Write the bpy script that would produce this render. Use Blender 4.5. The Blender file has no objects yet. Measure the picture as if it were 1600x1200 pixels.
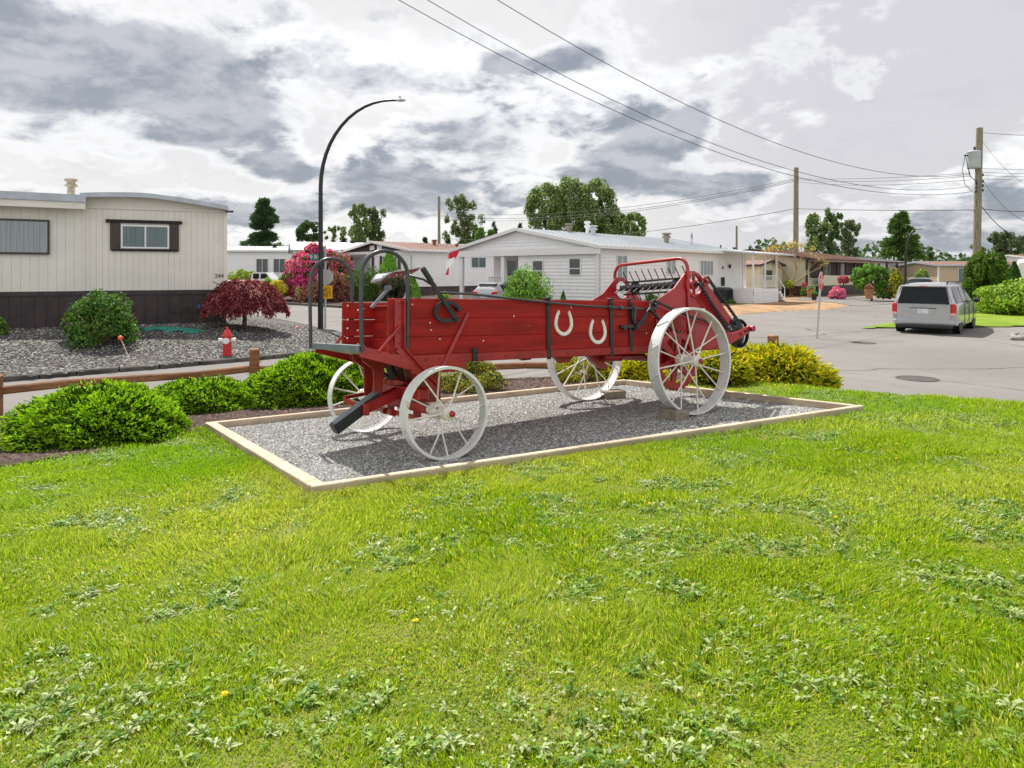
import bpy, math, random
import numpy as np
from mathutils import Vector, Matrix
random.seed(7); RS = np.random.RandomState(11)
R = math.radians
S = bpy.context.scene
COL = S.collection
# ------------------------------------------------------------ camera
F, HZ, CH = 1067.0, 427.0, 2.1
cam = bpy.data.cameras.new('camera'); co = bpy.data.objects.new('camera', cam); COL.objects.link(co)
co.location = (0, 0, CH); co.rotation_euler = (R(90), 0, 0)
cam.sensor_width = 36; cam.lens = 36*F/1600; cam.shift_y = -(600-HZ)/1600.0
cam.clip_start = .05; cam.clip_end = 9000
S.camera = co
# ------------------------------------------------------------ light
SUNV = Vector((-.29, .64, 1.0)).normalized()
EL = math.asin(SUNV.z); AZ = math.atan2(SUNV.x, SUNV.y)
sl = bpy.data.lights.new('sun', 'SUN'); so = bpy.data.objects.new('sun', sl); COL.objects.link(so)
sl.energy = 5.0; sl.angle = R(.6); sl.color = (1, .955, .88)
so.rotation_euler = SUNV.to_track_quat('Z', 'Y').to_euler()
S.view_settings.view_transform = 'Standard'; S.view_settings.look = 'None'
S.view_settings.gamma = 1; S.view_settings.exposure = .52
# ------------------------------------------------------------ node helper
class NT:
    def __init__(s, tree): s.t = tree; s.n = tree.nodes; s.l = tree.links
    def node(s, typ, props=None, **ins):
        n = s.n.new(typ)
        for k, v in (props or {}).items(): setattr(n, k, v)
        for k, v in ins.items():
            k = k.replace('_', ' ')
            sock = n.inputs[int(k[1:])] if k[0] == 'i' and k[1:].isdigit() else n.inputs[k]
            if isinstance(v, bpy.types.NodeSocket): s.l.new(v, sock)
            else: sock.default_value = v
        return n
    def m(s, op, a, b=0.0, c=None, clamp=False):
        n = s.n.new('ShaderNodeMath'); n.operation = op; n.use_clamp = clamp
        for i, v in enumerate((a, b, c)):
            if v is None: continue
            if isinstance(v, bpy.types.NodeSocket): s.l.new(v, n.inputs[i])
            else: n.inputs[i].default_value = v
        return n.outputs[0]
    def mix(s, fac, a, b, mode='MIX'):
        n = s.n.new('ShaderNodeMix'); n.data_type = 'RGBA'; n.blend_type = mode
        for sock, v in ((n.inputs[0], fac), (n.inputs[6], a), (n.inputs[7], b)):
            if isinstance(v, bpy.types.NodeSocket): s.l.new(v, sock)
            elif isinstance(v, (int, float)): sock.default_value = v
            else: sock.default_value = tuple(v)+(1,) if len(v) == 3 else v
        return n.outputs[2]
    def ss(s, x, a, b):   # smoothstep
        n = s.n.new('ShaderNodeMapRange'); n.interpolation_type = 'SMOOTHSTEP'
        s.l.new(x, n.inputs[0]); n.inputs[1].default_value = a; n.inputs[2].default_value = b
        return n.outputs[0]
    def noise(s, vec, scale, detail=4, rough=.55, dist=0.0):
        n = s.node('ShaderNodeTexNoise', None, Scale=scale, Detail=detail, Roughness=rough, Distortion=dist)
        s.l.new(vec, n.inputs['Vector']); return n.outputs['Fac']
# ------------------------------------------------------------ sky
W = bpy.data.worlds.new("World"); S.world = W; W.use_nodes = True
w = NT(W.node_tree); w.n.clear()
SKS = .12
out = w.node('ShaderNodeOutputWorld'); bg = w.node('ShaderNodeBackground', None, Strength=SKS)
w.l.new(bg.outputs[0], out.inputs[0])
sky = w.node('ShaderNodeTexSky', dict(sky_type='NISHITA', sun_disc=False, sun_elevation=EL, sun_rotation=AZ, dust_density=2.0))
tc = w.node('ShaderNodeTexCoord').outputs['Generated']
sp = w.node('ShaderNodeSeparateXYZ', None, Vector=tc)
dx, dy, dz = sp.outputs
az = w.m('ARCTAN2', dx, dy); el = w.m('ARCSINE', dz)
zz = w.m('MAXIMUM', dz, 0.0)
den = w.m('ADD', zz, .34)
pv = w.node('ShaderNodeCombineXYZ', None, X=w.m('DIVIDE', dx, den), Y=w.m('DIVIDE', dy, den), Z=.3).outputs[0]
n_big = w.noise(pv, 1.4, 3, .5, .3)
n_det = w.noise(pv, 4.2, 8, .54, .35)
n_fin = w.noise(pv, 11.5, 8, .65, .2)
def blob(px, py, sx, sy, rot=0, bk=1.22):
    a0 = math.atan((px-800)/F); e0 = math.atan((HZ-py)/F*math.cos(a0))
    sa = sx*bk/F*math.cos(a0)**2; se = sy*bk/F*math.cos(a0)
    u = w.m('SUBTRACT', az, a0); v = w.m('SUBTRACT', el, e0)
    if rot:
        c, s_ = math.cos(rot), math.sin(rot)
        u2 = w.m('ADD', w.m('MULTIPLY', u, c), w.m('MULTIPLY', v, s_)); v2 = w.m('SUBTRACT', w.m('MULTIPLY', v, c), w.m('MULTIPLY', u, s_))
        u, v = u2, v2
    d = w.m('ADD', w.m('POWER', w.m('ABSOLUTE', w.m('DIVIDE', u, sa)), 2), w.m('POWER', w.m('ABSOLUTE', w.m('DIVIDE', v, se)), 2))
    return w.m('EXPONENT', w.m('MULTIPLY', d, -1))
def total(l):
    t = l[0]
    for q in l[1:]: t = w.m('ADD', t, q)
    return t
dark = total([blob(120, 130, 210, 62), blob(350, 135, 130, 52, -.35), blob(750, 205, 120, 48), blob(1010, 225, 90, 50), blob(590, 285, 110, 22),
              blob(425, 260, 40, 16), blob(690, 320, 150, 22), blob(1040, 285, 110, 18), blob(1130, 300, 60, 22), blob(790, 100, 40, 22), blob(1085, 185, 26, 20), blob(420, 330, 90, 18),
              blob(1560, 330, 120, 30), blob(1450, 380, 200, 14), blob(60, 50, 300, 60), blob(300, 215, 60, 14), blob(180, 330, 120, 20), blob(900, 90, 60, 20)])
puff = total([blob(640, 110, 170, 70), blob(880, 150, 130, 60), blob(1120, 100, 45, 28), blob(1265, 188, 32, 15), blob(1590, 200, 45, 50), blob(560, 240, 120, 40),
              blob(870, 310, 100, 40), blob(420, 100, 60, 40), blob(470, 355, 90, 18), blob(1500, 290, 120, 22), blob(650, 355, 110, 14)])
offv = w.node('ShaderNodeVectorMath', dict(operation='ADD')); w.l.new(pv, offv.inputs[0]); offv.inputs[1].default_value = (-.02, .10, .03)
n_off = w.noise(offv.outputs[0], 4.2, 8, .54, .35)
offf = w.node('ShaderNodeVectorMath', dict(operation='ADD')); w.l.new(pv, offf.inputs[0]); offf.inputs[1].default_value = (-.01, .035, .01)
n_off2 = w.noise(offf.outputs[0], 11.5, 8, .65, .2)
relief = w.m('ADD', w.m('MULTIPLY', w.m('SUBTRACT', n_det, n_off), 2.2), w.m('MULTIPLY', w.m('SUBTRACT', n_fin, n_off2), .8))
ragged = w.m('ADD', w.m('MULTIPLY', w.m('SUBTRACT', n_det, .5), 3.3), w.m('MULTIPLY', w.m('SUBTRACT', n_fin, .5), 1.0))
dk = w.ss(w.m('ADD', w.m('MULTIPLY', dark, 1.2), ragged), .38, 1.05)
pf = w.ss(w.m('ADD', w.m('MULTIPLY', w.m('MINIMUM', puff, 1.0), .95), w.m('MULTIPLY', ragged, .9)), .30, .85)
cl = w.ss(az, .03, .42)
veil = w.mix(cl, (.90, .885, .875), (.70, .685, .715))
veil = w.mix(w.m('MULTIPLY', w.ss(w.m('ADD', n_big, w.m('MULTIPLY', n_det, .35)), .5, .95), .45), veil, (.70, .70, .735))
c1 = w.mix(pf, veil, (1.02, 1.02, 1.02))
c1 = w.mix(w.m('MULTIPLY', w.ss(relief, .0, .34), w.m('ADD', w.m('MULTIPLY', pf, .75), .14)), c1, (.50, .505, .56))
dcol = w.mix(w.ss(relief, -.30, .30), (.54, .55, .60), (.28, .315, .375))
c2 = w.mix(w.m('MULTIPLY', dk, .93), c1, dcol)
edge_ = w.m('MULTIPLY', w.ss(w.m('ADD', w.m('MULTIPLY', dark, 1.2), ragged), .12, .40), w.m('SUBTRACT', 1.0, dk))
c2 = w.mix(w.m('MULTIPLY', edge_, .55), c2, (1.04, 1.04, 1.05))
low = w.ss(w.m('ADD', el, w.m('MULTIPLY', w.m('SUBTRACT', n_det, .5), .05)), .0, .06)
c2 = w.mix(w.m('MULTIPLY', w.m('SUBTRACT', 1.0, low), .45), c2, (.66, .71, .80))
# unseen sky behind the camera brightened as fill for the shaded walls
back = w.ss(w.m('MULTIPLY', dy, -1.0), -.3, .7)
c2 = w.mix(back, c2, (1.15, 1.14, 1.14))
c2 = w.mix(w.m('MULTIPLY', w.ss(dz, .50, .85), .45), c2, (.45, .46, .50))  # unseen overhead sky darkened to deepen the shade on the ground
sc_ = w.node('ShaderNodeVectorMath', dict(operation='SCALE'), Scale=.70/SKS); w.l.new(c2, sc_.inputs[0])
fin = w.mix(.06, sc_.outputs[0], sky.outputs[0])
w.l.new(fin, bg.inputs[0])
# ------------------------------------------------------------ materials
MATS = {}
def mat(name, col, rough=.6, metal=0, var=.12, vs=6, bump=0, bs=40, coat=0, spec=.5, trans=0, attr=False, col2=None, stain=None, stain2=None, vec='Object', stretch=None, bdist=.01):
    if name in MATS: return MATS[name]
    m = bpy.data.materials.new(name); m.use_nodes = True; t = NT(m.node_tree); t.n.clear()
    o = t.node('ShaderNodeOutputMaterial'); b = t.node('ShaderNodeBsdfPrincipled', None, Roughness=rough, Metallic=metal)
    b.inputs['Specular IOR Level'].default_value = spec; b.inputs['Coat Weight'].default_value = coat
    v = t.node('ShaderNodeTexCoord').outputs[vec]
    if stretch:
        mp = t.node('ShaderNodeMapping', None, Scale=stretch); t.l.new(v, mp.inputs[0]); v = mp.outputs[0]
    if attr:
        c = t.node('ShaderNodeAttribute', dict(attribute_name='Col')).outputs['Color']
    else:
        n1 = t.noise(v, vs, 6, .6)
        hi = tuple(min(1, x*(1+var)) for x in (col2 or col)); lo = tuple(x*(1-var) for x in col)
        c = t.mix(t.ss(n1, .3, .7), lo, hi)
        if stain:   # (colour, scale, threshold, softness)
            n2 = t.noise(v, stain[1], 7, .68)
            c = t.mix(t.ss(n2, stain[2], stain[2]+stain[3]), c, stain[0])
        if stain2: c = t.mix(t.ss(t.noise(v, stain2[1], 8, .7), stain2[2], stain2[2]+stain2[3]), c, stain2[0])
    t.l.new(c, b.inputs['Base Color'])
    if bump:
        bn = t.node('ShaderNodeBump', None, Strength=bump, Distance=bdist); t.l.new(t.noise(v, bs, 5, .6), bn.inputs['Height'])
        t.l.new(bn.outputs[0], b.inputs['Normal'])
    if trans:
        tr = t.node('ShaderNodeBsdfTranslucent'); cc = t.mix(1.0, c, (1.25, 1.3, .6), 'MULTIPLY'); t.l.new(cc, tr.inputs[0])
        ms = t.node('ShaderNodeMixShader', None, Fac=trans); t.l.new(b.outputs[0], ms.inputs[1]); t.l.new(tr.outputs[0], ms.inputs[2])
        t.l.new(ms.outputs[0], o.inputs[0])
    else: t.l.new(b.outputs[0], o.inputs[0])
    m['_b'] = b.name
    MATS[name] = m; return m
red = mat('red_paint', (.31, .012, .010), .5, stain2=((.40, .10, .075), 16, .66, .06), var=.22, vs=5, bump=.25, bs=60, stain=((.10, .012, .010), 9, .60, .12), coat=.12)
redb = mat('red_board_paint', (.31, .013, .011), .6, spec=.25, stain2=((.42, .12, .085), 7, .665, .05), var=.24, vs=4, bump=.5, bs=30, stretch=(.35, 1, 3.2), stain=((.22, .016, .013), 5, .60, .26))
redm = mat('red_metal_paint', (.35, .010, .014), .36, stain2=((.14, .05, .03), 20, .66, .05), var=.2, vs=7, coat=.3, stain=((.16, .02, .012), 14, .64, .05))
blk = mat('black_iron', (.016, .018, .02), .42, var=.4, vs=20, bump=.2, bs=80)
blkb = mat('dark_steel_tube', (.035, .043, .050), .32, var=.25, vs=12, coat=.2)
whw = mat('white_wheel_paint', (.70, .71, .70), .5, var=.08, vs=9, bump=.3, bs=50, stain=((.42, .34, .20), 8, .59, .10))
whs = mat('white_spoke_paint', (.74, .72, .66), .5, var=.1, vs=20, stain=((.35, .26, .15), 18, .66, .06))
moss = mat('mossy_white_paint', (.55, .52, .38), .7, var=.3, vs=14, stain=((.20, .20, .05), 10, .52, .12))
shoew = mat('white_horseshoe', (.78, .76, .72), .5, var=.08, vs=20)
steel = mat('worn_steel', (.30, .31, .34), .32, .85, var=.3, vs=12)
greyz = mat('galvanised_edge', (.18, .215, .25), .5, .3, var=.2, vs=12)
timb = mat('pale_timber', (.50, .41, .30), .85, var=.2, vs=2.5, bump=.6, bs=25, stretch=(1, 1, 4), stain=((.27, .20, .12), 5, .52, .22))
timo = mat('board_timber', (.36, .33, .2), .8, var=.3, vs=6)
cedar = mat('cedar_rail', (.25, .11, .045), .75, var=.4, vs=5, bump=.5, bs=30, stretch=(.4, .4, 3), stain=((.40, .28, .17), 4, .55, .2))
pole = mat('utility_pole_wood', (.24, .215, .15), .9, var=.35, vs=3, bump=.5, bs=20, stretch=(8, 8, .5))
blk2 = mat('black_powder_coat', (.012, .012, .014), .4, var=.2, vs=5)
conc = mat('concrete', (.27, .23, .18), .9, var=.25, vs=10, bump=.6, bs=60, stain=((.20, .2, .08), 12, .6, .1))
kerbm = mat('kerb_concrete', (.085, .08, .072), .9, var=.5, vs=1.6, bump=.6, bs=30, stain=((.10, .14, .03), 3, .62, .05))
cream = mat('cream_siding', (.76, .73, .67), .55, var=.05, vs=1.2, stain=((.50, .47, .38), 1.4, .58, .3))
cream2 = mat('cream_siding_light', (.77, .75, .68), .55, var=.05, vs=1.2, stain=((.50, .47, .38), 1.6, .6, .3))
brown = mat('dark_brown_skirt', (.040, .026, .028), .55, var=.35, vs=2.5, bump=.2, bs=12)
brownt = mat('brown_trim', (.045, .03, .03), .5, var=.2)
white = mat('white_siding', (.84, .84, .85), .5, var=.03, vs=1.5, stain=((.66, .66, .64), 1.1, .6, .3))
whitet = mat('white_trim', (.78, .78, .78), .45, var=.03)
roofw = mat('white_metal_roof', (.52, .55, .58), .38, var=.06, vs=1.0, stain=((.55, .56, .56), 1.2, .58, .25))
roofb = mat('brown_metal_roof', (.30, .17, .13), .42, var=.12, vs=.8)
roofg = mat('grey_roof', (.30, .29, .29), .7, var=.2, vs=1)
fascia = mat('aluminium_fascia', (.42, .46, .52), .4, .3, var=.12, vs=3)
greyw = mat('taupe_gable', (.38, .35, .34), .6, var=.08)
ygreen = mat('olive_corner', (.30, .34, .09), .6, var=.1)
pyel = mat('pale_yellow_siding', (.63, .61, .44), .55, var=.05, vs=1)
tanw = mat('tan_wall', (.50, .40, .26), .6, var=.08)
dwood = mat('dark_recess_wall', (.06, .04, .032), .7, var=.3)  # brown of the gable; on the porch its darkness stands for shade
glassm = mat('window_glass', (.035, .045, .05), .06, var=.4, vs=3, spec=.8)
curt = mat('curtain_glass', (.25, .29, .31), .18, var=.28, vs=2.2, stretch=(9, 9, .12), spec=.8)
dcurt = mat('dark_curtain_glass', (.07, .12, .13), .12, var=.4, vs=2.4, stretch=(9, 9, .12), spec=.8)
rubber = mat('tyre_rubber', (.012, .012, .013), .8, var=.2)
vpaint = mat('silver_paint', (.43, .435, .45), .26, .5, var=.03, coat=.7)
wpaint = mat('white_car_paint', (.75, .75, .76), .3, var=.02, coat=.6)
dpaint = mat('dark_car_paint', (.02, .025, .03), .2, var=.1, coat=.7)
cglass = mat('car_glass', (.006, .009, .011), .08, var=.3, vs=2, spec=.22)
tailr = mat('tail_light_red', (.55, .008, .010), .15, var=.3, vs=25, coat=.8)
taila = mat('tail_light_clear', (.72, .45, .43), .2, var=.1)
plastic = mat('black_plastic', (.018, .018, .02), .55, var=.2)
hred = mat('hydrant_red', (.56, .010, .014), .33, var=.12, coat=.4)
hwht = mat('hydrant_white', (.8, .78, .74), .5, var=.05)
orng = mat('orange_ball', (.9, .12, .03), .4, var=.05)
rope = mat('pale_stake', (.38, .31, .22), .8, var=.2)
teal = mat('teal_netting', (.01, .20, .15), .7, var=.4, vs=20, bump=.8, bs=30)
signg = mat('sign_green', (.008, .21, .15), .4, var=.06)
signy = mat('sign_yellow', (.75, .42, .010), .4, var=.06)
signr = mat('sign_red', (.62, .035, .02), .38, var=.1)
signw = mat('sign_back_aluminium', (.46, .48, .48), .5, .2, var=.08)
letw = mat('white_lettering', (.85, .85, .85), .5, var=.02)
letb = mat('black_lettering', (.015, .015, .015), .5, var=.02)
flagr = mat('flag_red', (.62, .01, .03), .7, var=.05); flagw = mat('flag_white', (.93, .92, .91), .7, var=.05)
terra = mat('terracotta', (.38, .16, .07), .8, var=.25)
bark = mat('bark', (.12, .09, .065), .9, var=.4, vs=9, bump=.6, bs=25)
twig = mat('pale_twig', (.34, .24, .15), .85, var=.3)
acm = mat('ac_unit_grey', (.05, .055, .06), .5, var=.2)
rock = mat('rock', (.30, .28, .25), .9, var=.3, vs=7, bump=.8, bs=20, bdist=.03)
iron = mat('cast_iron', (.07, .06, .055), .7, .3, var=.4, vs=12, bump=.6, bs=50)
wirem = mat('cable', (.03, .03, .033), .6, var=.1)
transm = mat('transformer_grey', (.40, .43, .46), .45, var=.1)
leafm = mat('leaf_foliage', (.1, .2, .03), .55, trans=.28, attr=True, spec=.2)
leafo = mat('needle_foliage', (.1, .2, .03), .6, trans=.24, attr=True, spec=.12)
flowm = mat('petal_foliage', (.5, .1, .3), .6, trans=.3, attr=True, spec=.2)
grassm = mat('grass_blades', (.1, .2, .03), .6, trans=.45, attr=True, spec=.10)
stonem = mat('loose_stone', (.3, .3, .3), .85, attr=True, spec=.3)
# ground materials
def ground_mat(name, build):
    m = bpy.data.materials.new(name); m.use_nodes = True; t = NT(m.node_tree); t.n.clear()
    o = t.node('ShaderNodeOutputMaterial'); b = t.node('ShaderNodeBsdfPrincipled', None, Roughness=.9)
    b.inputs['Specular IOR Level'].default_value = .25
    v = t.node('ShaderNodeTexCoord').outputs['Object']
    c, h, s = build(t, v); t.l.new(c, b.inputs['Base Color'])
    bn = t.node('ShaderNodeBump', None, Strength=s[0], Distance=s[1]); t.l.new(h, bn.inputs['Height']); t.l.new(bn.outputs[0], b.inputs['Normal'])
    t.l.new(b.outputs[0], o.inputs[0]); return m
def g_asph(t, v):
    n1 = t.noise(v, .22, 5, .6); n2 = t.noise(v, 1.7, 6, .65); n3 = t.noise(v, 90, 3, .7)
    c = t.mix(t.ss(n1, .3, .7), (.155, .145, .135), (.20, .188, .178))
    c = t.mix(t.m('MULTIPLY', t.ss(n2, .45, .75), .35), c, (.125, .118, .112))
    c = t.mix(t.m('MULTIPLY', t.ss(n3, .35, .75), .4), c, (.26, .25, .235))
    # cracks: thin lines of a stretched, distorted voronoi
    wv = t.node('ShaderNodeVectorMath', dict(operation='ADD')); nn = t.node('ShaderNodeTexNoise', None, Scale=.5, Detail=3.0)
    t.l.new(v, nn.inputs['Vector']); t.l.new(v, wv.inputs[0]); t.l.new(nn.outputs['Color'], wv.inputs[1])
    vo = t.node('ShaderNodeTexVoronoi', dict(feature='DISTANCE_TO_EDGE'), Scale=.11); t.l.new(wv.outputs[0], vo.inputs['Vector'])
    cr = t.m('SUBTRACT', 1.0, t.ss(vo.outputs['Distance'], .0015, .0055)); cr = t.m('MULTIPLY', cr, t.ss(n2, .38, .5))
    c = t.mix(t.m('MULTIPLY', cr, .7), c, (.055, .05, .045))
    vo2 = t.node('ShaderNodeTexVoronoi', dict(feature='DISTANCE_TO_EDGE'), Scale=.045); t.l.new(wv.outputs[0], vo2.inputs['Vector'])
    seam = t.m('SUBTRACT', 1.0, t.ss(vo2.outputs['Distance'], .0006, .0022)); c = t.mix(t.m('MULTIPLY', seam, .75), c, (.05, .047, .044))
    vo3 = t.node('ShaderNodeTexVoronoi', None, Scale=.13); t.l.new(v, vo3.inputs['Vector']); pc = t.node('ShaderNodeSeparateColor', None, Color=vo3.outputs['Color']).outputs[0]
    c = t.mix(t.m('MULTIPLY', t.ss(pc, .55, .9), .22), c, (.10, .095, .092))
    n4 = t.noise(v, .9, 2, .5, 2.5); c = t.mix(t.m('MULTIPLY', t.ss(n4, .62, .75), .25), c, (.09, .085, .08))
    return c, n3, (.35, .006)
asph = ground_mat('asphalt', g_asph)
def g_gravel(t, v, cols, sc, b):
    vo = t.node('ShaderNodeTexVoronoi', None, Scale=sc); t.l.new(v, vo.inputs['Vector'])
    sp_ = t.node('ShaderNodeSeparateColor', None, Color=vo.outputs['Color']).outputs[0]
    n = t.noise(v, .8, 4, .6)
    c = t.mix(t.ss(sp_, .15, .6), cols[0], cols[1]); c = t.mix(t.ss(sp_, .62, .95), c, cols[2])
    c = t.mix(t.m('MULTIPLY', t.ss(n, .4, .7), .4), c, cols[3])
    return c, t.m('SUBTRACT', 1.0, vo.outputs['Distance']), b
gravm = ground_mat('grey_gravel', lambda t, v: g_gravel(t, v, ((.13, .135, .14), (.22, .23, .235), (.38, .38, .37), (.22, .21, .195)), 75, (1, .012)))
yardm = ground_mat('yard_gravel', lambda t, v: g_gravel(t, v, ((.035, .035, .036), (.10, .10, .095), (.30, .29, .27), (.11, .10, .085)), 20, (1, .04)))
mulchm = ground_mat('bark_mulch', lambda t, v: g_gravel(t, v, ((.035, .02, .017), (.085, .05, .04), (.17, .115, .095), (.05, .03, .025)), 38, (1, .03)))
def g_soil(t, v):
    n1 = t.noise(v, 2.2, 6, .65); n2 = t.noise(v, 30, 4, .7)
    c = t.mix(t.ss(n1, .35, .7), (.085, .14, .010), (.20, .20, .05)); c = t.mix(t.m('MULTIPLY', t.ss(n2, .45, .7), .5), c, (.20, .15, .08))
    return c, n2, (.8, .02)
soilm = ground_mat('lawn_soil', g_soil)
def g_far(t, v):
    n1 = t.noise(v, .05, 6, .65); n2 = t.noise(v, 3, 5, .7)
    c = t.mix(t.ss(n1, .35, .7), (.10, .12, .05), (.16, .145, .10)); c = t.mix(t.m('MULTIPLY', t.ss(n2, .4, .7), .4), c, (.07, .09, .03))
    return c, n2, (.5, .03)
farm = ground_mat('far_ground', g_far)
def g_dry(t, v):
    n1 = t.noise(v, .6, 6, .65); n2 = t.noise(v, 7, 6, .7)
    c = t.mix(t.ss(n1, .4, .65), (.38, .22, .12), (.20, .15, .075)); c = t.mix(t.m('MULTIPLY', t.ss(n2, .45, .65), .5), c, (.46, .30, .18))
    return c, n2, (.9, .04)
drym = ground_mat('dry_verge', g_dry)
def g_green(t, v):
    n1 = t.noise(v, .7, 6, .65); n2 = t.noise(v, 14, 5, .7)
    c = t.mix(t.ss(n1, .35, .65), (.15, .24, .012), (.22, .30, .02)); c = t.mix(t.m('MULTIPLY', t.ss(n2, .45, .7), .45), c, (.09, .17, .012))
    return c, n2, (.9, .05)
greenm = ground_mat('bright_grass', g_green)
hillm = mat('far_hill', (.10, .16, .27), .95, var=.18, vs=.004)
# ------------------------------------------------------------ mesh helpers
class MB:
    def __init__(s): s.v = []; s.f = []; s.sm = []
    def add(s, vs, fs, smooth=False):
        o = len(s.v); s.v += [tuple(p) for p in vs]; s.f += [tuple(i+o for i in f) for f in fs]; s.sm += [smooth]*len(fs); return s
    def box(s, c, d, rot=None, bev=0.0):
        x, y, z = d[0]/2, d[1]/2, d[2]/2; b = min(bev, x*.9, y*.9, z*.9)
        if b <= 0:
            vs = [(i*x, j*y, k*z) for i in (-1, 1) for j in (-1, 1) for k in (-1, 1)]
            fs = [(0, 1, 3, 2), (4, 6, 7, 5), (0, 4, 5, 1), (2, 3, 7, 6), (0, 2, 6, 4), (1, 5, 7, 3)]
        else:
            vs = []; idx = {}
            for i in (-1, 1):
                for j in (-1, 1):
                    for k in (-1, 1):
                        for a in range(3):
                            p = [i*(x-b), j*(y-b), k*(z-b)]; p[a] = (i, j, k)[a]*(x, y, z)[a]; idx[i, j, k, a] = len(vs); vs.append(tuple(p))
            fs = []
            T = (-1, 1)
            for i in T:
                q = [idx[i, -1, -1, 0], idx[i, 1, -1, 0], idx[i, 1, 1, 0], idx[i, -1, 1, 0]]; fs.append(tuple(q if i > 0 else q[::-1]))
                q = [idx[-1, i, -1, 1], idx[-1, i, 1, 1], idx[1, i, 1, 1], idx[1, i, -1, 1]]; fs.append(tuple(q if i > 0 else q[::-1]))
                q = [idx[-1, -1, i, 2], idx[1, -1, i, 2], idx[1, 1, i, 2], idx[-1, 1, i, 2]]; fs.append(tuple(q if i > 0 else q[::-1]))
            for i in T:
                for j in T:
                    for q in ([idx[i, j, -1, 0], idx[i, j, -1, 1], idx[i, j, 1, 1], idx[i, j, 1, 0]],): fs.append(tuple(q if i*j > 0 else q[::-1]))
                    for q in ([idx[i, -1, j, 0], idx[i, 1, j, 0], idx[i, 1, j, 2], idx[i, -1, j, 2]],): fs.append(tuple(q if i*j > 0 else q[::-1]))
                    for q in ([idx[-1, i, j, 1], idx[-1, i, j, 2], idx[1, i, j, 2], idx[1, i, j, 1]],): fs.append(tuple(q if i*j > 0 else q[::-1]))
                    for k in T:
                        q = [idx[i, j, k, 0], idx[i, j, k, 1], idx[i, j, k, 2]]; fs.append(tuple(q if i*j*k > 0 else q[::-1]))
        if rot is not None:
            M = rot if isinstance(rot, Matrix) else Matrix.Rotation(rot, 3, 'Z'); vs = [M @ Vector(p) for p in vs]
        return s.add([(p[0]+c[0], p[1]+c[1], p[2]+c[2]) for p in vs], fs)
    def bar(s, a, b, wd, th, up=(0, 0, 1), bev=0.0):   # rectangular bar a->b, width along 'side', thickness along up
        a, b = Vector(a), Vector(b); x = (b-a); L = x.length; x.normalize(); u = Vector(up); u = (u-x*u.dot(x)).normalized(); y = u.cross(x)
        M = Matrix((x, y, u)).transposed(); return s.box((a+b)/2, (L, wd, th), M, bev)
    def tube(s, pts, r, n=10, cap=True, smooth=True):
        pts = [Vector(p) for p in pts]; rr = r if isinstance(r, (list, tuple)) else [r]*len(pts); rings = []; nrm = None; vs = []
        for i, p in enumerate(pts):
            t = (pts[min(i+1, len(pts)-1)]-pts[max(i-1, 0)]).normalized()
            if nrm is None: nrm = Vector((0, 0, 1)) if abs(t.z) < .9 else Vector((1, 0, 0))
            nrm = (nrm-t*nrm.dot(t)).normalized(); bi = t.cross(nrm)
            for k in range(n):
                a = 2*math.pi*k/n; vs.append(p+(nrm*math.cos(a)+bi*math.sin(a))*rr[i])
        fs = [(i*n+k, i*n+(k+1) % n, (i+1)*n+(k+1) % n, (i+1)*n+k) for i in range(len(pts)-1) for k in range(n)]
        s.add(vs, fs, smooth)
        if cap: s.add(vs[:n], [tuple(range(n))[::-1]]); s.add(vs[-n:], [tuple(range(n))])
        return s
    def lathe(s, prof, c=(0, 0, 0), axis='Z', n=32, smooth=True, close=False):
        vs = []; m = len(prof)
        for k in range(n):
            a = 2*math.pi*k/n
            for r, h in prof:
                p = (r*math.cos(a), r*math.sin(a), h)
                if axis == 'Y': p = (p[0], p[2], p[1])
                if axis == 'X': p = (p[2], p[0], p[1])
                vs.append((p[0]+c[0], p[1]+c[1], p[2]+c[2]))
        fs = []
        for k in range(n):
            for i in range(m if close else m-1):
                j = (i+1) % m; q = (k*m+i, ((k+1) % n)*m+i, ((k+1) % n)*m+j, k*m+j); fs.append(q[::-1] if axis == 'Y' else q)
        return s.add(vs, fs, smooth)
    def prism(s, poly, a, b, axis='Y'):   # polygon extruded from a to b along axis
        n = len(poly)
        def P3(p, h): return {'Y': (p[0], h, p[1]), 'X': (h, p[0], p[1]), 'Z': (p[0], p[1], h)}[axis]
        vs = [P3(p, a) for p in poly]+[P3(p, b) for p in poly]
        fs = [tuple(range(n)), tuple(range(2*n-1, n-1, -1))]+[(i, i+n, (i+1) % n+n, (i+1) % n) for i in range(n)]
        return s.add(vs, fs)
    def build(s, name, m, parent=None, loc=None):
        me = bpy.data.meshes.new(name); me.from_pydata(s.v, [], s.f); me.polygons.foreach_set('use_smooth', s.sm); me.materials.append(m)
        me.update(); return link(name, me, parent, loc)
def link(name, data, parent=None, loc=None):
    o = bpy.data.objects.new(name, data); COL.objects.link(o)
    if parent: o.parent = parent
    if loc is not None: o.location = loc
    return o
def tag(o, label=None, cat=None, group=None, kind=None):
    if label: o['label'] = label
    if cat: o['category'] = cat
    if group: o['group'] = group
    if kind: o['kind'] = kind
    return o
def thing(name, label, cat, loc=(0, 0, 0), rz=0, group=None):
    o = bpy.data.objects.new(name, None); COL.objects.link(o); o.location = loc; o.rotation_euler = (0, 0, rz); o.empty_display_size = .2
    return tag(o, label, cat, group)
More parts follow.
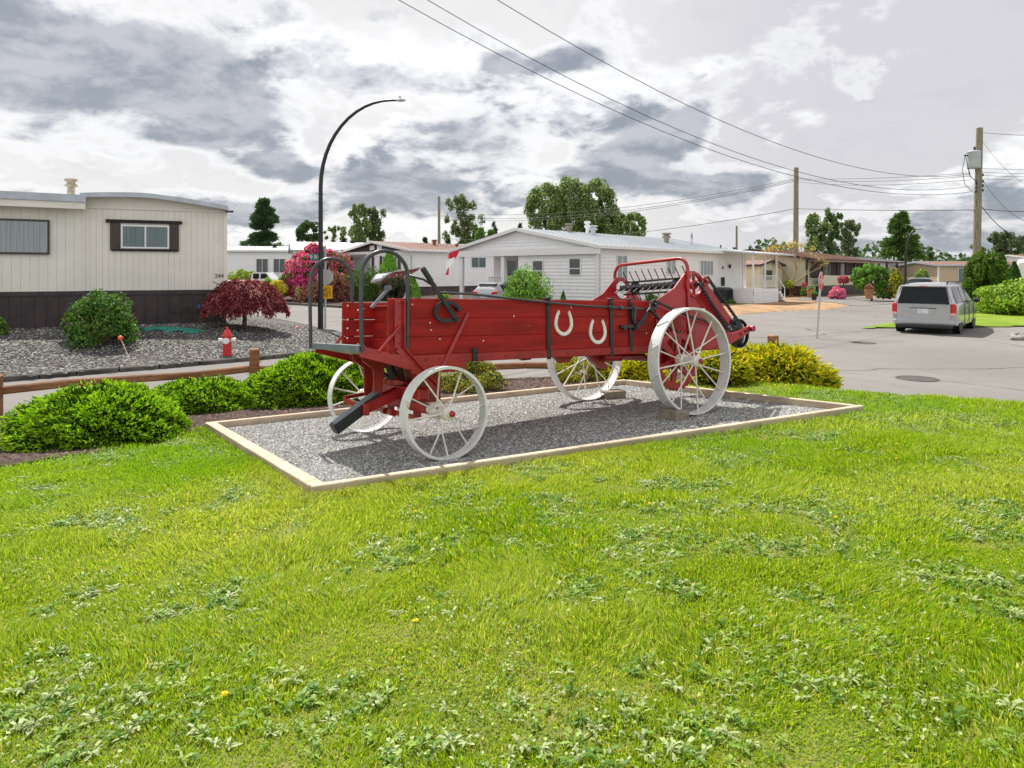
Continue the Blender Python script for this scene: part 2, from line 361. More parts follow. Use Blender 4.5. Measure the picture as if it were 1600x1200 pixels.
def npmesh(name, V, Fq, m, parent=None, cols=None, smooth=False, loc=None):
    """V (n,3), Fq (k,c) faces of equal size, cols (k,3) per face"""
    me = bpy.data.meshes.new(name); k, c = Fq.shape
    me.vertices.add(len(V)); me.vertices.foreach_set('co', V.astype(np.float32).ravel())
    me.loops.add(k*c); me.loops.foreach_set('vertex_index', Fq.astype(np.int32).ravel())
    me.polygons.add(k); me.polygons.foreach_set('loop_start', np.arange(0, k*c, c, dtype=np.int32))
    me.polygons.foreach_set('use_smooth', np.full(k, smooth)); me.update(calc_edges=True)
    if cols is not None:
        at = me.attributes.new('Col', 'FLOAT_COLOR', 'FACE'); at.data.foreach_set('color', np.concatenate([cols, np.ones((k, 1))], 1).astype(np.float32).ravel())
    me.materials.append(m); return link(name, me, parent, loc)
def text(name, body, size, m, parent, loc, rot, extr=.002, align='CENTER'):
    cu = bpy.data.curves.new(name, 'FONT'); cu.body = body; cu.size = size; cu.extrude = extr; cu.align_x = align; cu.align_y = 'CENTER'; cu.materials.append(m); cu.space_line = .85
    tmp = bpy.data.objects.new('tmp', cu); me = bpy.data.meshes.new_from_object(tmp); bpy.data.objects.remove(tmp); me.name = name
    o = link(name, me, parent, loc); o.rotation_euler = rot; return o
def at(px, py, Y): return Vector(((px-800)/F*Y, Y, CH+(HZ-py)/F*Y))
def gp(px, py, z=0.0):
    Y = (CH-z)*F/(py-HZ); return Vector(((px-800)/F*Y, Y, z))
# ------------------------------------------------------------ terrain of the raised lawn
LP = np.array([(-9, 7.2), (-6.6, 8.75), (-4, 10.75), (-.4, 11.0), (2.4, 11.2), (3.15, 10.2), (3.45, 9.0), (3.85, 8.15), (4.45, 7.4), (5.15, 6.5), (6.6, 5.0), (9.5, 2.6), (9.5, -6), (-9, -6)], float)
def sdist(X, Y, P):
    X = np.asarray(X, float); Y = np.asarray(Y, float); d = np.full(X.shape, 1e9); ins = np.zeros(X.shape, bool); n = len(P)
    for i in range(n):
        a = P[i]; b = P[(i+1) % n]; e = b-a; wx = X-a[0]; wy = Y-a[1]; t = np.clip((wx*e[0]+wy*e[1])/e.dot(e), 0, 1)
        d = np.minimum(d, np.hypot(wx-e[0]*t, wy-e[1]*t)); c = ((a[1] > Y) != (b[1] > Y)) & (X < (b[0]-a[0])*(Y-a[1])/(b[1]-a[1]+1e-12)+a[0]); ins ^= c
    return np.where(ins, -d, d)
NG = RS.rand(64, 64)
def vnoise(x, y, sc):
    x = np.asarray(x)*sc+100; y = np.asarray(y)*sc+100; xi = np.floor(x).astype(int); yi = np.floor(y).astype(int); fx = x-xi; fy = y-yi
    fx = fx*fx*(3-2*fx); fy = fy*fy*(3-2*fy); g = lambda i, j: NG[i % 64, j % 64]
    return (g(xi, yi)*(1-fx)+g(xi+1, yi)*fx)*(1-fy)+(g(xi, yi+1)*(1-fx)+g(xi+1, yi+1)*fx)*fy
def fb(x, y, sc): return (vnoise(x, y, sc)+.5*vnoise(x, y, sc*2.1)+.25*vnoise(x, y, sc*4.3))/1.75
def plane_z(X, Y): return .66+.041*(X+.488)-.0533*(Y-5.26)
def T(X, Y):
    X = np.asarray(X, float); Y = np.asarray(Y, float); d = sdist(X, Y, LP)
    k = np.clip(d/1.5, 0, 1); k = k*k*(3-2*k); z = plane_z(X, Y)*(1-k)-.05*k
    bump = (fb(X, Y, .9)-.5)*.05*np.clip(1-(Y-2)/12, .3, 1)
    df = sdist(X, Y, FR); return z+bump*np.clip(df/.6, 0, 1)
FR = np.array([(-1.27, 4.33), (3.42, 6.62), (1.62, 9.85), (-3.28, 7.3)], float)   # outer corners of the timber frame
def grid(x0, x1, y0, y1, st): 
    xs = np.arange(x0, x1+st/2, st); ys = np.arange(y0, y1+st/2, st); X, Y = np.meshgrid(xs, ys); return X, Y
def sheet(name, X, Y, Z, keep, m, label=None, cat=None, kind='structure'):
    ny, nx = X.shape; V = np.stack([X.ravel(), Y.ravel(), Z.ravel()], 1); i = np.arange(ny*nx).reshape(ny, nx)
    Fq = np.stack([i[:-1, :-1], i[:-1, 1:], i[1:, 1:], i[1:, :-1]], -1).reshape(-1, 4)
    if keep is not None:
        kf = keep.ravel()[Fq].all(1); Fq = Fq[kf]; u, inv = np.unique(Fq, return_inverse=True); V = V[u]; Fq = inv.reshape(Fq.shape)
    o = npmesh(name, V, Fq, m, smooth=True); tag(o, label, cat, None, kind); return o
X, Y = grid(-11, 11.6, -6, 13.4, .1); d = sdist(X, Y, LP)
FRi = FR.mean(0)+(FR-FR.mean(0))*.97
sheet('lawn', X, Y, T(X, Y)-np.where(sdist(X, Y, FRi) < 0, .05, 0), d < 1.55, soilm, 'raised green lawn sloping down to the road', 'lawn')
# mulch bed: strip along the fence
MBP = np.array([(-9, 4.3), (-4.6, 5.25), (-3.55, 6.3), (-3.2, 7.25), (1.55, 9.8), (2.2, 9.9), (2.9, 9.9), (3.5, 10.6), (2.6, 11.8), (-.4, 11.7), (-4.2, 11.4), (-6.9, 9.5), (-9.5, 8.0)], float)
X, Y = grid(-9.6, 4, 4, 12, .05); dm = sdist(X, Y, MBP)+(fb(X, Y, 3)-.5)*.25
sheet('mulch_bed', X, Y, T(X, Y)+.012+.02*fb(X, Y, 7), (dm < 0) & (sdist(X, Y, FR) > -.02), mulchm, 'strip of dark bark mulch behind the gravel bed', 'mulch')
# base ground, roads
def flat(name, pts, z, m, label, cat, thick=0.0):
    mb = MB(); n = len(pts)
    if thick: mb.prism([(p[0], p[1]) for p in pts][::1], z-thick, z, 'Z')
    else: mb.add([(p[0], p[1], z) for p in pts], [tuple(range(n))])
    o = mb.build(name, m)
    me = o.data
    if not thick and me.polygons[0].normal.z < 0: me.flip_normals()
    return tag(o, label, cat, None, 'structure')
flat('ground', [(-2500, -200), (2500, -200), (2500, 4500), (-2500, 4500)], -.03, farm, 'flat land reaching to the horizon', 'ground')
flat('road', [(-70, -40), (75, -40), (95, 60), (70, 90), (40, 140), (25, 140), (40, 75), (20, 50), (-6, 47), (-20, 62), (-90, 66)], 0, asph, 'worn grey asphalt road and junction', 'road')
# left yard of the cream mobile home: rises from the kerb to the house
KL = [gp(-400, 622, .1), gp(0, 589, .1), gp(120, 579, .1), gp(250, 569, .1), gp(370, 559, .1), gp(480, 549.5, .1), gp(540, 541, .1), gp(562, 531, .1), gp(548, 522, .1), gp(507, 514, .1)]
KB = [gp(430, 497, .1), gp(380, 490, .1), gp(330, 486, .1)]
YP = np.array([(p.x, p.y) for p in KL+KB]+[(-30, 36), (-34, 12)], float)
def YT(X, Y):
    d = -sdist(X, Y, YP); k = np.clip(d/4.2, 0, 1); return .10+.50*k*k*(3-2*k)+.03*(fb(X, Y, .8)-.5)*np.clip(d, 0, 1)
X, Y = grid(-34, -3, 10, 37, .2); d = sdist(X, Y, YP)
i_ = d < .16
sheet('gravel_yard', X, Y, np.where(d > 0, .08, YT(X, Y)), i_, yardm, 'grey gravel yard in front of the cream mobile home', 'gravel yard')
kb = MB(); full = KL+KB[:1]
for a, b in zip(full[:-1], full[1:]):
    L = (b-a).length; n = max(1, int(L/.6)); dirn = (b-a)/n
    for i in range(n):
        p = a+dirn*i; q = a+dirn*(i+.97); j = random.uniform(-.012, .012)
        kb.bar((p.x, p.y, .045+j), (q.x, q.y, .045+j), .11, .13, bev=.02)
tag(kb.build('kerb', kerbm), 'low dark mossy kerb edging the gravel yard', 'kerb', None, 'structure')
# moss line on the asphalt by the kerb
# far yards beyond the junction
FY = [gp(300, 470, .1), gp(455, 474, .1), gp(540, 479, .1), gp(640, 484, .1), gp(760, 490, .1), gp(960, 497, .1), gp(1140, 490, .1), gp(1215, 484, .1), gp(1300, 481, .1), gp(1335, 474, .1), gp(1350, 467, .1), gp(1420, 464, .1)]
FYP = np.array([(p.x, p.y) for p in FY]+[(60, 120), (-90, 120), (-90, 62)], float)
def FT(X, Y):
    d = -sdist(X, Y, FYP); k = np.clip(d/12, 0, 1); left = np.clip(-(np.asarray(X)-2)/8, 0, 1); return .012+.10*np.clip(d/.9, 0, 1)+(.05+.4*left)*k
X, Y = grid(-60, 62, 26, 119, .8); d = sdist(X, Y, FYP)
X2, Y2 = grid(-30, 50, 24, 60, .3); d2 = sdist(X2, Y2, FYP)
sheet('far_yards', X, Y, np.where(d > 0, -.04, FT(X, Y)-.006), (d < .5) & ((X < -29) | (X > 49) | (Y > 59)), farm, 'ground of the far yards', 'ground')
Zv = np.where(d2 > 0, -.02, FT(X2, Y2))
sheet('planting_bed', X2, Y2, Zv, (d2 < .25) & (X2 < 9.05), mulchm, 'brown bark strip before the white houses', 'bed')
sheet('verge', X2, Y2, Zv, (d2 < .25) & (X2 > 8.7), drym, 'dry orange brown grass verge by the white house', 'verge')
kb = MB()
for a, b in zip(FY[:4], FY[1:5]):
    kb.bar((a.x, a.y, .07), (b.x, b.y, .07), .2, .18, bev=.03)
tag(kb.build('kerb', kerbm), 'pale kerb across the side road below the red maple', 'kerb', None, 'structure')
# asphalt drive to the cream house at right
DR = [gp(1262, 462, .15), gp(1345, 463, .15), gp(1420, 470, .15), gp(1345, 473, .15), gp(1300, 479, .15)]
DRP = np.array([(q.x, q.y) for q in (gp(1225, 466, .2), gp(1300, 461.5, .2), gp(1365, 462, .2), gp(1440, 466, .1), gp(1420, 471, .1), gp(1352, 476, .1), gp(1322, 474, .15))], float)
X, Y = grid(18, 44, 38, 68, .2); d = sdist(X, Y, DRP); sheet('driveway', X, Y, np.where(sdist(X, Y, FYP) > 0, .0, FT(X, Y))+.018, d < 0, asph, 'grey driveway beside the pink azalea', 'driveway')
# green island and lawn right
IS = [gp(1338, 514), gp(1400, 503.5), gp(1440, 497), gp(1500, 480), gp(1620, 474), gp(1900, 480), gp(1900, 512), gp(1600, 511), gp(1500, 512.5), gp(1400, 513.5)]
isp = np.array([(p.x, p.y) for p in IS], float)
X, Y = grid(10, 52, 22, 48, .25); d = sdist(X, Y, isp)
sheet('grass_island', X, Y, .015+.10*np.clip(-d/1.2, 0, 1)+.05*fb(X, Y, .8), d < .1, greenm, 'bright mown grass verge beside the parked van', 'grass')
# manholes + small rock
def manhole(px, py, r, label):
    p = gp(px, py); t = thing('manhole_cover', label, 'manhole cover', (p.x, p.y, .004))
    MB().lathe([(0, .006), (r*.86, .006), (r*.86, .0), ], n=28, smooth=False).build('lid', iron, t)
    MB().lathe([(r*.88, .0), (r*.88, .008), (r, .008), (r*1.02, 0)], n=28, smooth=False).build('ring', iron, t)
manhole(1350, 536, .33, 'small dark manhole cover in the asphalt behind the silver minivan')
manhole(1433, 592, .38, 'round manhole cover in the asphalt beyond the lawn, nearest the lawn edge')
def blobmesh(mb, c, r, seed, n=10, amp=.2):
    rn = np.random.RandomState(seed); ph = rn.rand(6)*6; vs = []; 
    for i in range(n+1):
        for j in range(2*n):
            th = math.pi*i/n; f = math.pi*j/n; k = 1+amp*(math.sin(3*th+ph[0])*math.cos(2*f+ph[1])+.5*math.sin(5*f+ph[2])*math.sin(th*4+ph[3]))
            vs.append((c[0]+r[0]*k*math.sin(th)*math.cos(f), c[1]+r[1]*k*math.sin(th)*math.sin(f), c[2]+r[2]*k*math.cos(th)))
    m = 2*n; mb.add(vs, [(i*m+j, (i+1)*m+j, (i+1)*m+(j+1) % m, i*m+(j+1) % m) for i in range(n) for j in range(m)], True)
p = gp(1592, 531); mb = MB(); blobmesh(mb, (0, 0, .05), (.32, .22, .16), 3, amp=.28); o = mb.build('rock', rock, None, (p.x, p.y, 0)); tag(o, 'pale brown rock lying on the asphalt at right edge', 'rock')
# far hills
mb = MB(); vs = []; N = 160
for i in range(N+1):
    x = -2400+4800*i/N; h = 60+70*vnoise(x, 0, .0016)+45*vnoise(x, 5, .005); h *= (1.35 if x < -900 else .62+.3*math.exp(-((x-1400)/300)**2))
    vs += [(x, 4200, -5), (x, 4200+h*1.2, h*.55), (x, 4200+h*2.4, h), (x, 4300+h*5, -5)]
mb.add(vs, [(4*i+k, 4*i+4+k, 4*i+5+k, 4*i+1+k) for i in range(N) for k in range(3)], True)
tag(mb.build('hills', hillm), 'low blue hills on the horizon', 'hills', None, 'structure')
# ------------------------------------------------------------ timber frame and gravel bed
fr = thing('gravel_bed_frame', 'pale timber edging frame around the grey gravel under the red wagon', 'edging', (0, 0, 0))
c3 = [Vector((p[0], p[1], plane_z(p[0], p[1])+.05)) for p in FR]; cen = sum(c3, Vector())/4
def inset(i, dd):
    a, b, c = c3[i-1], c3[i], c3[(i+1) % 4]; u = (a-b).normalized(); v = (c-b).normalized(); return b+(u+v)*dd
for i, (wd, ex_) in enumerate(((.058, 0), (.058, -.09), (.058, 0), (.10, -.05))):
    a, b = inset(i, 0), inset((i+1) % 4, 0); u = (b-a).normalized(); inn = Vector((-u.y, u.x, 0)) 
    if (cen-a).dot(inn) < 0: inn = -inn
    a2 = a+inn*wd/2-u*ex_*1.0; b2 = b+inn*wd/2+u*ex_
    MB().bar(a2-Vector((0, 0, .055)), b2-Vector((0, 0, .055)), wd, .15, bev=.006).build('timber', timb, fr)
    if i == 0:   # joint in the long near board
        pass
gi = FR.mean(0)+(FR-FR.mean(0))*.985
X, Y = grid(-3.4, 3.5, 4.2, 10, .06); d = sdist(X, Y, gi)
sheet('gravel_bed', X, Y, plane_z(X, Y)+.012*(fb(X, Y, 2.2)-.5), d < 0.02, gravm, 'grey gravel bed inside the timber frame', 'gravel')
def stones(name, n, region, zf, smin, smax, pal, label):
    P = []; 
    while len(P) < n:
        c = region(n)
        P = c if len(P) == 0 else np.concatenate([P, c])
    P = P[:n]; r = RS.uniform(smin, smax, n)
    base = np.array([(1, 0, 0), (0, 1, 0), (-1, 0, 0), (0, -1, 0), (.2, .1, .6), (0, 0, -.3)], float)
    V = base[None]*RS.uniform(.6, 1.25, (n, 6, 1))*r[:, None, None]; a = RS.rand(n)*6.28; ca, sa = np.cos(a)[:, None], np.sin(a)[:, None]
    x = V[..., 0]*ca-V[..., 1]*sa; y = V[..., 0]*sa+V[..., 1]*ca; V = np.stack([x, y, V[..., 2]], -1)+np.concatenate([P, zf(P)[:, None]+r[:, None]*.15], 1)[:, None]
    f = np.array([(0, 1, 4), (1, 2, 4), (2, 3, 4), (3, 0, 4)]); Fq = (np.arange(n)[:, None, None]*6+f[None]).reshape(-1, 3)
    ci = RS.randint(0, len(pal), n); cols = np.array(pal)[ci]*RS.uniform(.75, 1.25, (n, 1)); o = npmesh(name, V.reshape(-1, 3), Fq, stonem, cols=np.repeat(cols, 4, 0))
    return tag(o, label, 'gravel', None, 'stuff')
def rin(n):
    q = np.stack([RS.uniform(-3.3, 3.45, n), RS.uniform(4.3, 9.9, n)], 1); return q[sdist(q[:, 0], q[:, 1], gi) < -.09]
stones('gravel', 70000, rin, lambda P: plane_z(P[:, 0], P[:, 1]), .007, .015, [(.19, .19, .19), (.30, .30, .29), (.37, .37, .355), (.54, .53, .51), (.26, .24, .21), (.29, .30, .29)], 'loose grey crushed stones filling the timber framed bed')
def rin2(n):
    q = np.stack([RS.uniform(-16, -4, n), RS.uniform(12, 26, n)], 1); return q[sdist(q[:, 0], q[:, 1], YP) < -.12]
stones('gravel', 26000, rin2, lambda P: YT(P[:, 0], P[:, 1]), .018, .036, [(.05, .05, .05), (.10, .10, .095), (.18, .175, .165), (.42, .40, .38), (.13, .10, .075)], 'loose mixed pebbles spread over the mobile home yard')
def rin3(n):
    q = np.stack([RS.uniform(-9, 3.4, n), RS.uniform(4.3, 11.4, n)], 1); return q[(sdist(q[:, 0], q[:, 1], MBP) < -.05) & (sdist(q[:, 0], q[:, 1], FR) > .02)]
o = stones('bark_chips', 30000, rin3, lambda P: T(P[:, 0], P[:, 1])+.015, .010, .026, [(.04, .024, .02), (.09, .055, .045), (.15, .10, .085), (.24, .17, .14)], 'dark bark chips strewn around the low shrubs'); o['category'] = 'mulch'
# ------------------------------------------------------------ the red wagon (old manure spreader)
ex = Vector((.8355001, .54867172, -.02998206)); ey = Vector((-.54935451, .83283643, -.06777246)); ez = Vector((-.01221468, .07309468, .9972502))
M4 = Matrix((ex, ey, ez)).transposed().to_4x4(); M4.translation = Vector((-.488, 5.26, .658))
wg = thing('farm_wagon', 'antique red wooden manure spreader on four white steel wheels standing on the gravel', 'wagon')
wg.matrix_world = M4
NY, FY_ = .35, 1.45
def wheel(px, side, pz, Rr, rw, ns, rot=0.0, hubr=.055):
    """side=0: outer face at y=0 growing to +y, 1: outer face at y=1.8 growing to -y"""
    s = 1 if side == 0 else -1; y0 = 0 if side == 0 else 1.8
    mb = MB(); t = .011
    prof = [(Rr, 0), (Rr, rw), (Rr-t, rw), (Rr-t, .006), (Rr-.022, .006), (Rr-.022, 0)]
    prof = [(r, h*s) for r, h in prof]
    if s < 0: prof = prof[::-1]
    mb.lathe(prof, axis='Y', n=72, close=True, smooth=False)
    rim = mb.build('wheel', whw, wg, (px, y0, pz))
    hb = MB(); pr = [(.0, -.055), (.030, -.055), (.034, -.03), (.05, -.028), (hubr, -.02), (hubr, .04), (hubr*.72, .055), (hubr*.72, .14), (hubr*1.15, .15), (hubr*1.15, .22), (hubr*.8, .235), (hubr*.8, .30), (0, .30)]
    hb.lathe([(r, h*s) for r, h in pr], axis='Y', n=24, smooth=False); hb.build('hub', whs, rim)
    cp = MB(); cp.lathe([(0, -.085*s), (.018, -.083*s), (.024, -.07*s), (.024, -.05*s)], axis='Y', n=14); cp.build('hub_cap', redm, rim)
    for i in range(ns):
        a = 2*math.pi*(i+.0)/ns+rot; hy = (.012 if i % 2 == 0 else .185)*s; ry = (rw*.36 if i % 2 == 0 else rw*.64)*s
        b = a+(.0)
        m = MB().tube([(hubr*.8*math.cos(b), hy, hubr*.8*math.sin(b)), ((Rr-t)*math.cos(a), ry, (Rr-t)*math.sin(a))], (.007 if ns < 14 else .008), 8)
        m.build('spoke', whs, rim)
    if ns > 14:   # cleats on the tread
        for k in range(12):
            a = 2*math.pi*k/12+.2; m = MB()
            p1 = Vector(((Rr+.004)*math.cos(a), rw*.08*s, (Rr+.004)*math.sin(a))); p2 = Vector(((Rr+.004)*math.cos(a+.13), rw*.92*s, (Rr+.004)*math.sin(a+.13)))
            m.bar(p1, p2, .012, .018, up=(math.cos(a), 0, math.sin(a)), bev=.003); m.build('cleat', whw, rim)
    return rim
wheel(0, 0, .36, .36, .115, 12, .1); wheel(0, 1, .36, .36, .115, 12, .25)
wheel(2.8, 0, .65, .535, .135, 16, .12); wheel(2.8, 1, .65, .535, .135, 16, .03)
# axles
MB().bar((0, .12, .36), (0, 1.68, .36), .07, .07).build('front_axle', redm, wg)
MB().tube([(2.8, .1, .65), (2.8, 1.7, .65)], .032, 14).build('rear_axle', redm, wg)
# box sides of boards
def plank_side(y0, y1, name='side_board'):
    zs = [.80, .945, 1.10, 1.262]
    for i in range(3):
        if True:
            b = MB().box(((3.62-.345)/2, (y0+y1)/2, (zs[i]+zs[i+1])/2), (3.62+.345, abs(y1-y0), zs[i+1]-zs[i]-.0035), bev=.004); b.build(name, redb, wg)
plank_side(NY, NY+.035); plank_side(FY_-.035, FY_)
for y in (NY-.006, FY_+.006):
    MB().box((1.68, y+(.018 if y < 1 else -.018), .764), (3.9, .052, .068), bev=.004).build('sill', red, wg)
# floor, bulkhead
MB().box((1.70, .9, .74), (3.6, 1.02, .03)).build('floor', red, wg)
for k, z in enumerate((.86, 1.0, 1.14)):
    MB().box((-.06+.02*k, .9, z), (.03, 1.025, .137), bev=.004).build('front_board', redb, wg)
MB().box((0.0, .9, 1.218), (.13, 1.025, .02), bev=.003).build('front_ledge', red, wg)
# foot board platform
fb_ = MB(); fb_.bar((-.60, .9, .862), (.06, .9, .72), 1.12, .028, up=(.2, 0, 1)); fb_.build('footboard', timo, wg)
MB().bar((-.62, FY_+.02, .885), (-.555, FY_+.02, .872), .0, .0) if False else None
b = MB(); b.box((-.612, .9, .867), (.022, 1.16, .055), bev=.004); b.box((-.585, .9, .888), (.06, 1.16, .008)); b.build('footboard_edge', greyz, wg)
for y in (NY-.012, FY_+.012):
    m = MB(); m.bar((-.58, y, .845), (.05, y, .665), .014, .085, up=(.3, 0, 1), bev=.003); m.build('footboard_rail', redm, wg)
    m = MB(); m.tube([(-.44, y-.012, .835), (-.26, y-.018, 1.035)], .013, 8); m.build('stay', redm, wg)
# corner angle irons, bent towards the axle
for y, s in ((NY, -1), (FY_, 1)):
    m = MB()
    for a, b_ in (((-.262, 1.245), (-.262, .86)), ((-.262, .865), (.06, .52))):
        m.bar((a[0], y+s*.008, a[1]), (b_[0], y+s*.008, b_[1]), .014, .075, up=(1, 0, .3), bev=.002)
        m.bar((a[0]+.035, y+s*.03, a[1]), (b_[0]+.035, y+s*.03, b_[1]), .05, .010, up=(1, 0, .4), bev=.002)
    m.build('corner_iron', redm, wg)
    m = MB(); m.bar((.375, y+s*.012, 1.14), (.12, y+s*.02, .69), .022, .03, up=(1, 0, 0), bev=.003); m.build('side_brace', redm, wg)
    m = MB(); m.box((.10, y+s*.006, .70), (.50, .02, .10), bev=.003); m.build('side_plate', red, wg)
# bolts
m = MB(); rb = random.Random(3)
def bolt(nm, mt_, x, z, y=NY, s=-1, r=.011):
    MB().lathe([(0, s*(r*1.1)), (r*.7, s*r*.8), (r, 0)], (x, y, z), 'Y', 8).build(nm, mt_, wg)
for x, z in [(-.262, 1.22), (-.262, 1.10), (-.262, .98), (-.262, .90), (-.2, .80), (-.12, .72), (-.05, .66), (-.02, .765), (.10, .765), (.27, .765), (.375, 1.14), (.33, 1.06), (.27, .96), (.20, .83)]: bolt('bolt', redm, x, z, NY-.014)
for x in (.75, 1.15, 1.45, 1.56, 1.85, 1.93, 2.2): bolt('bolt', redm, x, .765, NY-.012, r=.013)
m = MB()
for x, z in [(-.14, 1.21), (.02, 1.06), (.03, 1.0), (.11, .925), (.53, .9), (1.5, 1.19), (2.35, .79), (2.55, 1.19), (.85, 1.11), (2.47, .93)]: bolt('screw', shoew, x, z, NY, r=.0075)
for k, (x, z) in enumerate([(-.30, 1.23), (-.2, 1.19), (-.15, 1.2), (-.30, 1.10), (-.3, 1.02), (-.2, 1.0), (-.3, .93), (-.15, 1.1), (-.2, .87)]): bolt('screw', shoew, x, z, FY_-.035, -1, .010)
# tubular hand hoops at the footboard
for y, dx_ in ((NY-.02, .0), (FY_+.02, -.05)):
    zt = 1.63 if y < 1 else 1.665; pts = [(-.575+dx_, y, .845), (-.585+dx_, y, 1.25)]
    cx, cz, rr = -.385+dx_, zt-.185, .19
    for k in range(0, 13):
        a = math.pi*(1-k/12); pts.append((cx+rr*1.02*math.cos(a), y, cz+rr*math.sin(a)))
    pts += [(-.190+dx_, y, 1.25), (-.195+dx_, y, .84)]
    MB().tube(pts, .0165, 12).build('hand_hoop', blkb, wg)
# seat on a curved spring
st = MB(); n = 18; m_ = 14; vs = []
for i in range(n+1):          # u: rear(0) -> front(1)
    u = i/n
    for j in range(m_+1):
        v = -1+2*j/m_; a = abs(v)
        half = .215*math.sin(math.pi*min(1, .22+u*.62))**.6*(1 if u < .8 else 1-.12*(u-.8)/.2)
        notch = .12*math.exp(-(v/.25)**2)*max(0, (u-.45)/.55)
        x = .13-.39*u*(1-.10*a**2)+notch; z = 1.502+.0*u+.035*a**2.2*(1-u)-.03*math.sin(math.pi*u)*(1-a)-.9*max(0, u-.70)**2.0
        z += .02*(1-u)**3; vs.append((x, .93+v*half, z))
fs = [(i*(m_+1)+j, i*(m_+1)+j+1, (i+1)*(m_+1)+j+1, (i+1)*(m_+1)+j) for i in range(n) for j in range(m_)]
fs = [f for k, f in enumerate(fs) if not ((k // m_) in (3, 5, 7, 9) and (k % m_) in (3, 5, 8, 10))]
st.add(vs, fs, True); seat = st.build('seat', steel, wg)
sd = seat.modifiers.new('thick', 'SOLIDIFY'); sd.thickness = .008
m = MB(); pts = []
for k in range(15):
    a = -1.35+2.9*k/14; pts.append((-.03+.115*math.cos(a), .93, 1.375+.135*math.sin(a)))
pts = [(-.09, .93, 1.215)]+pts+[(-.12, .93, 1.512)]
for a, b_ in zip(pts[:-1], pts[1:]): m.bar(a, b_, .055, .010, up=(1, 0, .3))
m.build('seat_spring', steel, seat)
m = MB(); m.bar((-.28, .88, 1.20), (-.12, .88, 1.37), .035, .022); m.tube([(-.12, .86, 1.375), (-.12, .93, 1.375)], .024, 12); m.build('pedal', greyz, wg)
# levers
m = MB(); m.bar((-.07, NY-.05, 1.50), (.235, NY-.05, 1.09), .02, .038, up=(1, 0, 1), bev=.004)
m.bar((-.075, NY-.05, 1.512), (.01, NY-.05, 1.395), .036, .045, up=(1, 0, 1), bev=.01)
m.tube([(-.10, .55, 1.47), (-.03, NY+.02, 1.42), (.03, NY-.03, 1.37), (.07, NY-.05, 1.33)], .011, 8)
lev = m.build('lever', blk, wg)
m = MB(); arc = [(.165+.112*math.cos(R(a)), NY-.03, 1.150+.082*math.sin(R(a))) for a in range(20, 246, 15)]
for a, b_ in zip(arc[:-1], arc[1:]): m.bar(a, b_, .016, .032, up=(1, 0, .2))
m.bar(arc[-1], (.255, NY-.03, 1.082), .02, .03); m.tube([(.27, NY-.05, 1.175), (.27, NY+.0, 1.175)], .02, 10); m.tube([(.255, NY-.05, 1.082), (.255, NY+.0, 1.082)], .018, 10)
m.build('quadrant', blk, wg)
m = MB(); m.tube([(.08, NY-.03, 1.31), (.40, NY-.03, 1.302), (1.0, NY-.03, 1.25), (1.6, NY-.03, 1.206), (2.45, NY-.03, 1.176)], .0105, 10)
for x, z in ((1.95, 1.193), (2.1, 1.188), (2.29, 1.18), (1.99, 1.191)): m.tube([(x-.018, NY-.03, z), (x+.018, NY-.03, z)], .021, 10)
m.build('control_rod', blkb, wg)
# black straps
for x in (1.224, 1.990, 2.246):
    m = MB(); m.box((x, NY-.011, .99 if x < 2.1 else 1.0), (.040, .016, .55 if x < 2.1 else .49), bev=.003)
    m.box((x, NY+.0, 1.272), (.038, .075, .018), bev=.003); m.lathe([(0, -.03), (.014, -.028), (.014, 0)], (x, NY-.012, 1.22), 'Y', 10)
    m.build('strap', blk, wg)
    m = MB(); m.box((x, FY_+.011, .99), (.040, .016, .55), bev=.003); m.build('strap', blk, wg)
m = MB(); m.box((.433, NY-.026, .785), (.045, .022, .11), bev=.003); m.lathe([(.008, -.004), (.008, 0), (0, 0)], (.433, NY-.037, .80), 'Y', 10); m.build('bracket', blk, wg)
m = MB(); m.bar((1.93+.16, NY-.03, 1.005), (2.33, NY-.03, 1.0), .03, .028); m.box((2.29, NY-.03, .985), (.05, .05, .04), bev=.005); m.box((2.14, NY-.03, .99), (.04, .04, .05), bev=.004); m.build('catch', blk, wg)
# horseshoes
def shoe(cx, cz, tilt):
    m = MB(); n = 22; vs = []
    for i in range(n+1):
        a = R(-226+ (226+46)*i/n); w_ = .0175*(1-.25*abs(i/n-.5)*1.2); ro = .098
        bx, bz = ro*.97*math.cos(a), ro*(1.12 if math.sin(a) < 0 else 1.45)*math.sin(a)
        if i < 5: bx *= 1-.03*(5-i)
        if i > n-5: bx *= 1-.03*(i-n+5)
        L = math.hypot(bx, bz); ux, uz = bx/L, bz/L
        for r_, y in ((-w_, 0), (-w_, -.012), (-w_*.3, -.017), (w_*.7, -.017), (w_, -.010), (w_, 0)): vs.append((bx+ux*r_, y, bz+uz*r_))
    m.add(vs, [(i*6+k, i*6+k+1, (i+1)*6+k+1, (i+1)*6+k) for i in range(n) for k in range(5)], False); m.add(vs[:6], [(0, 1, 2, 3, 4, 5)]); m.add(vs[-6:], [(5, 4, 3, 2, 1, 0)])
    o = m.build('horseshoe', shoew, wg, (cx, NY-.001, cz)); o.rotation_euler = (0, tilt, 0); return o
shoe(1.404, 1.05, .03); shoe(1.818, .962, .0)
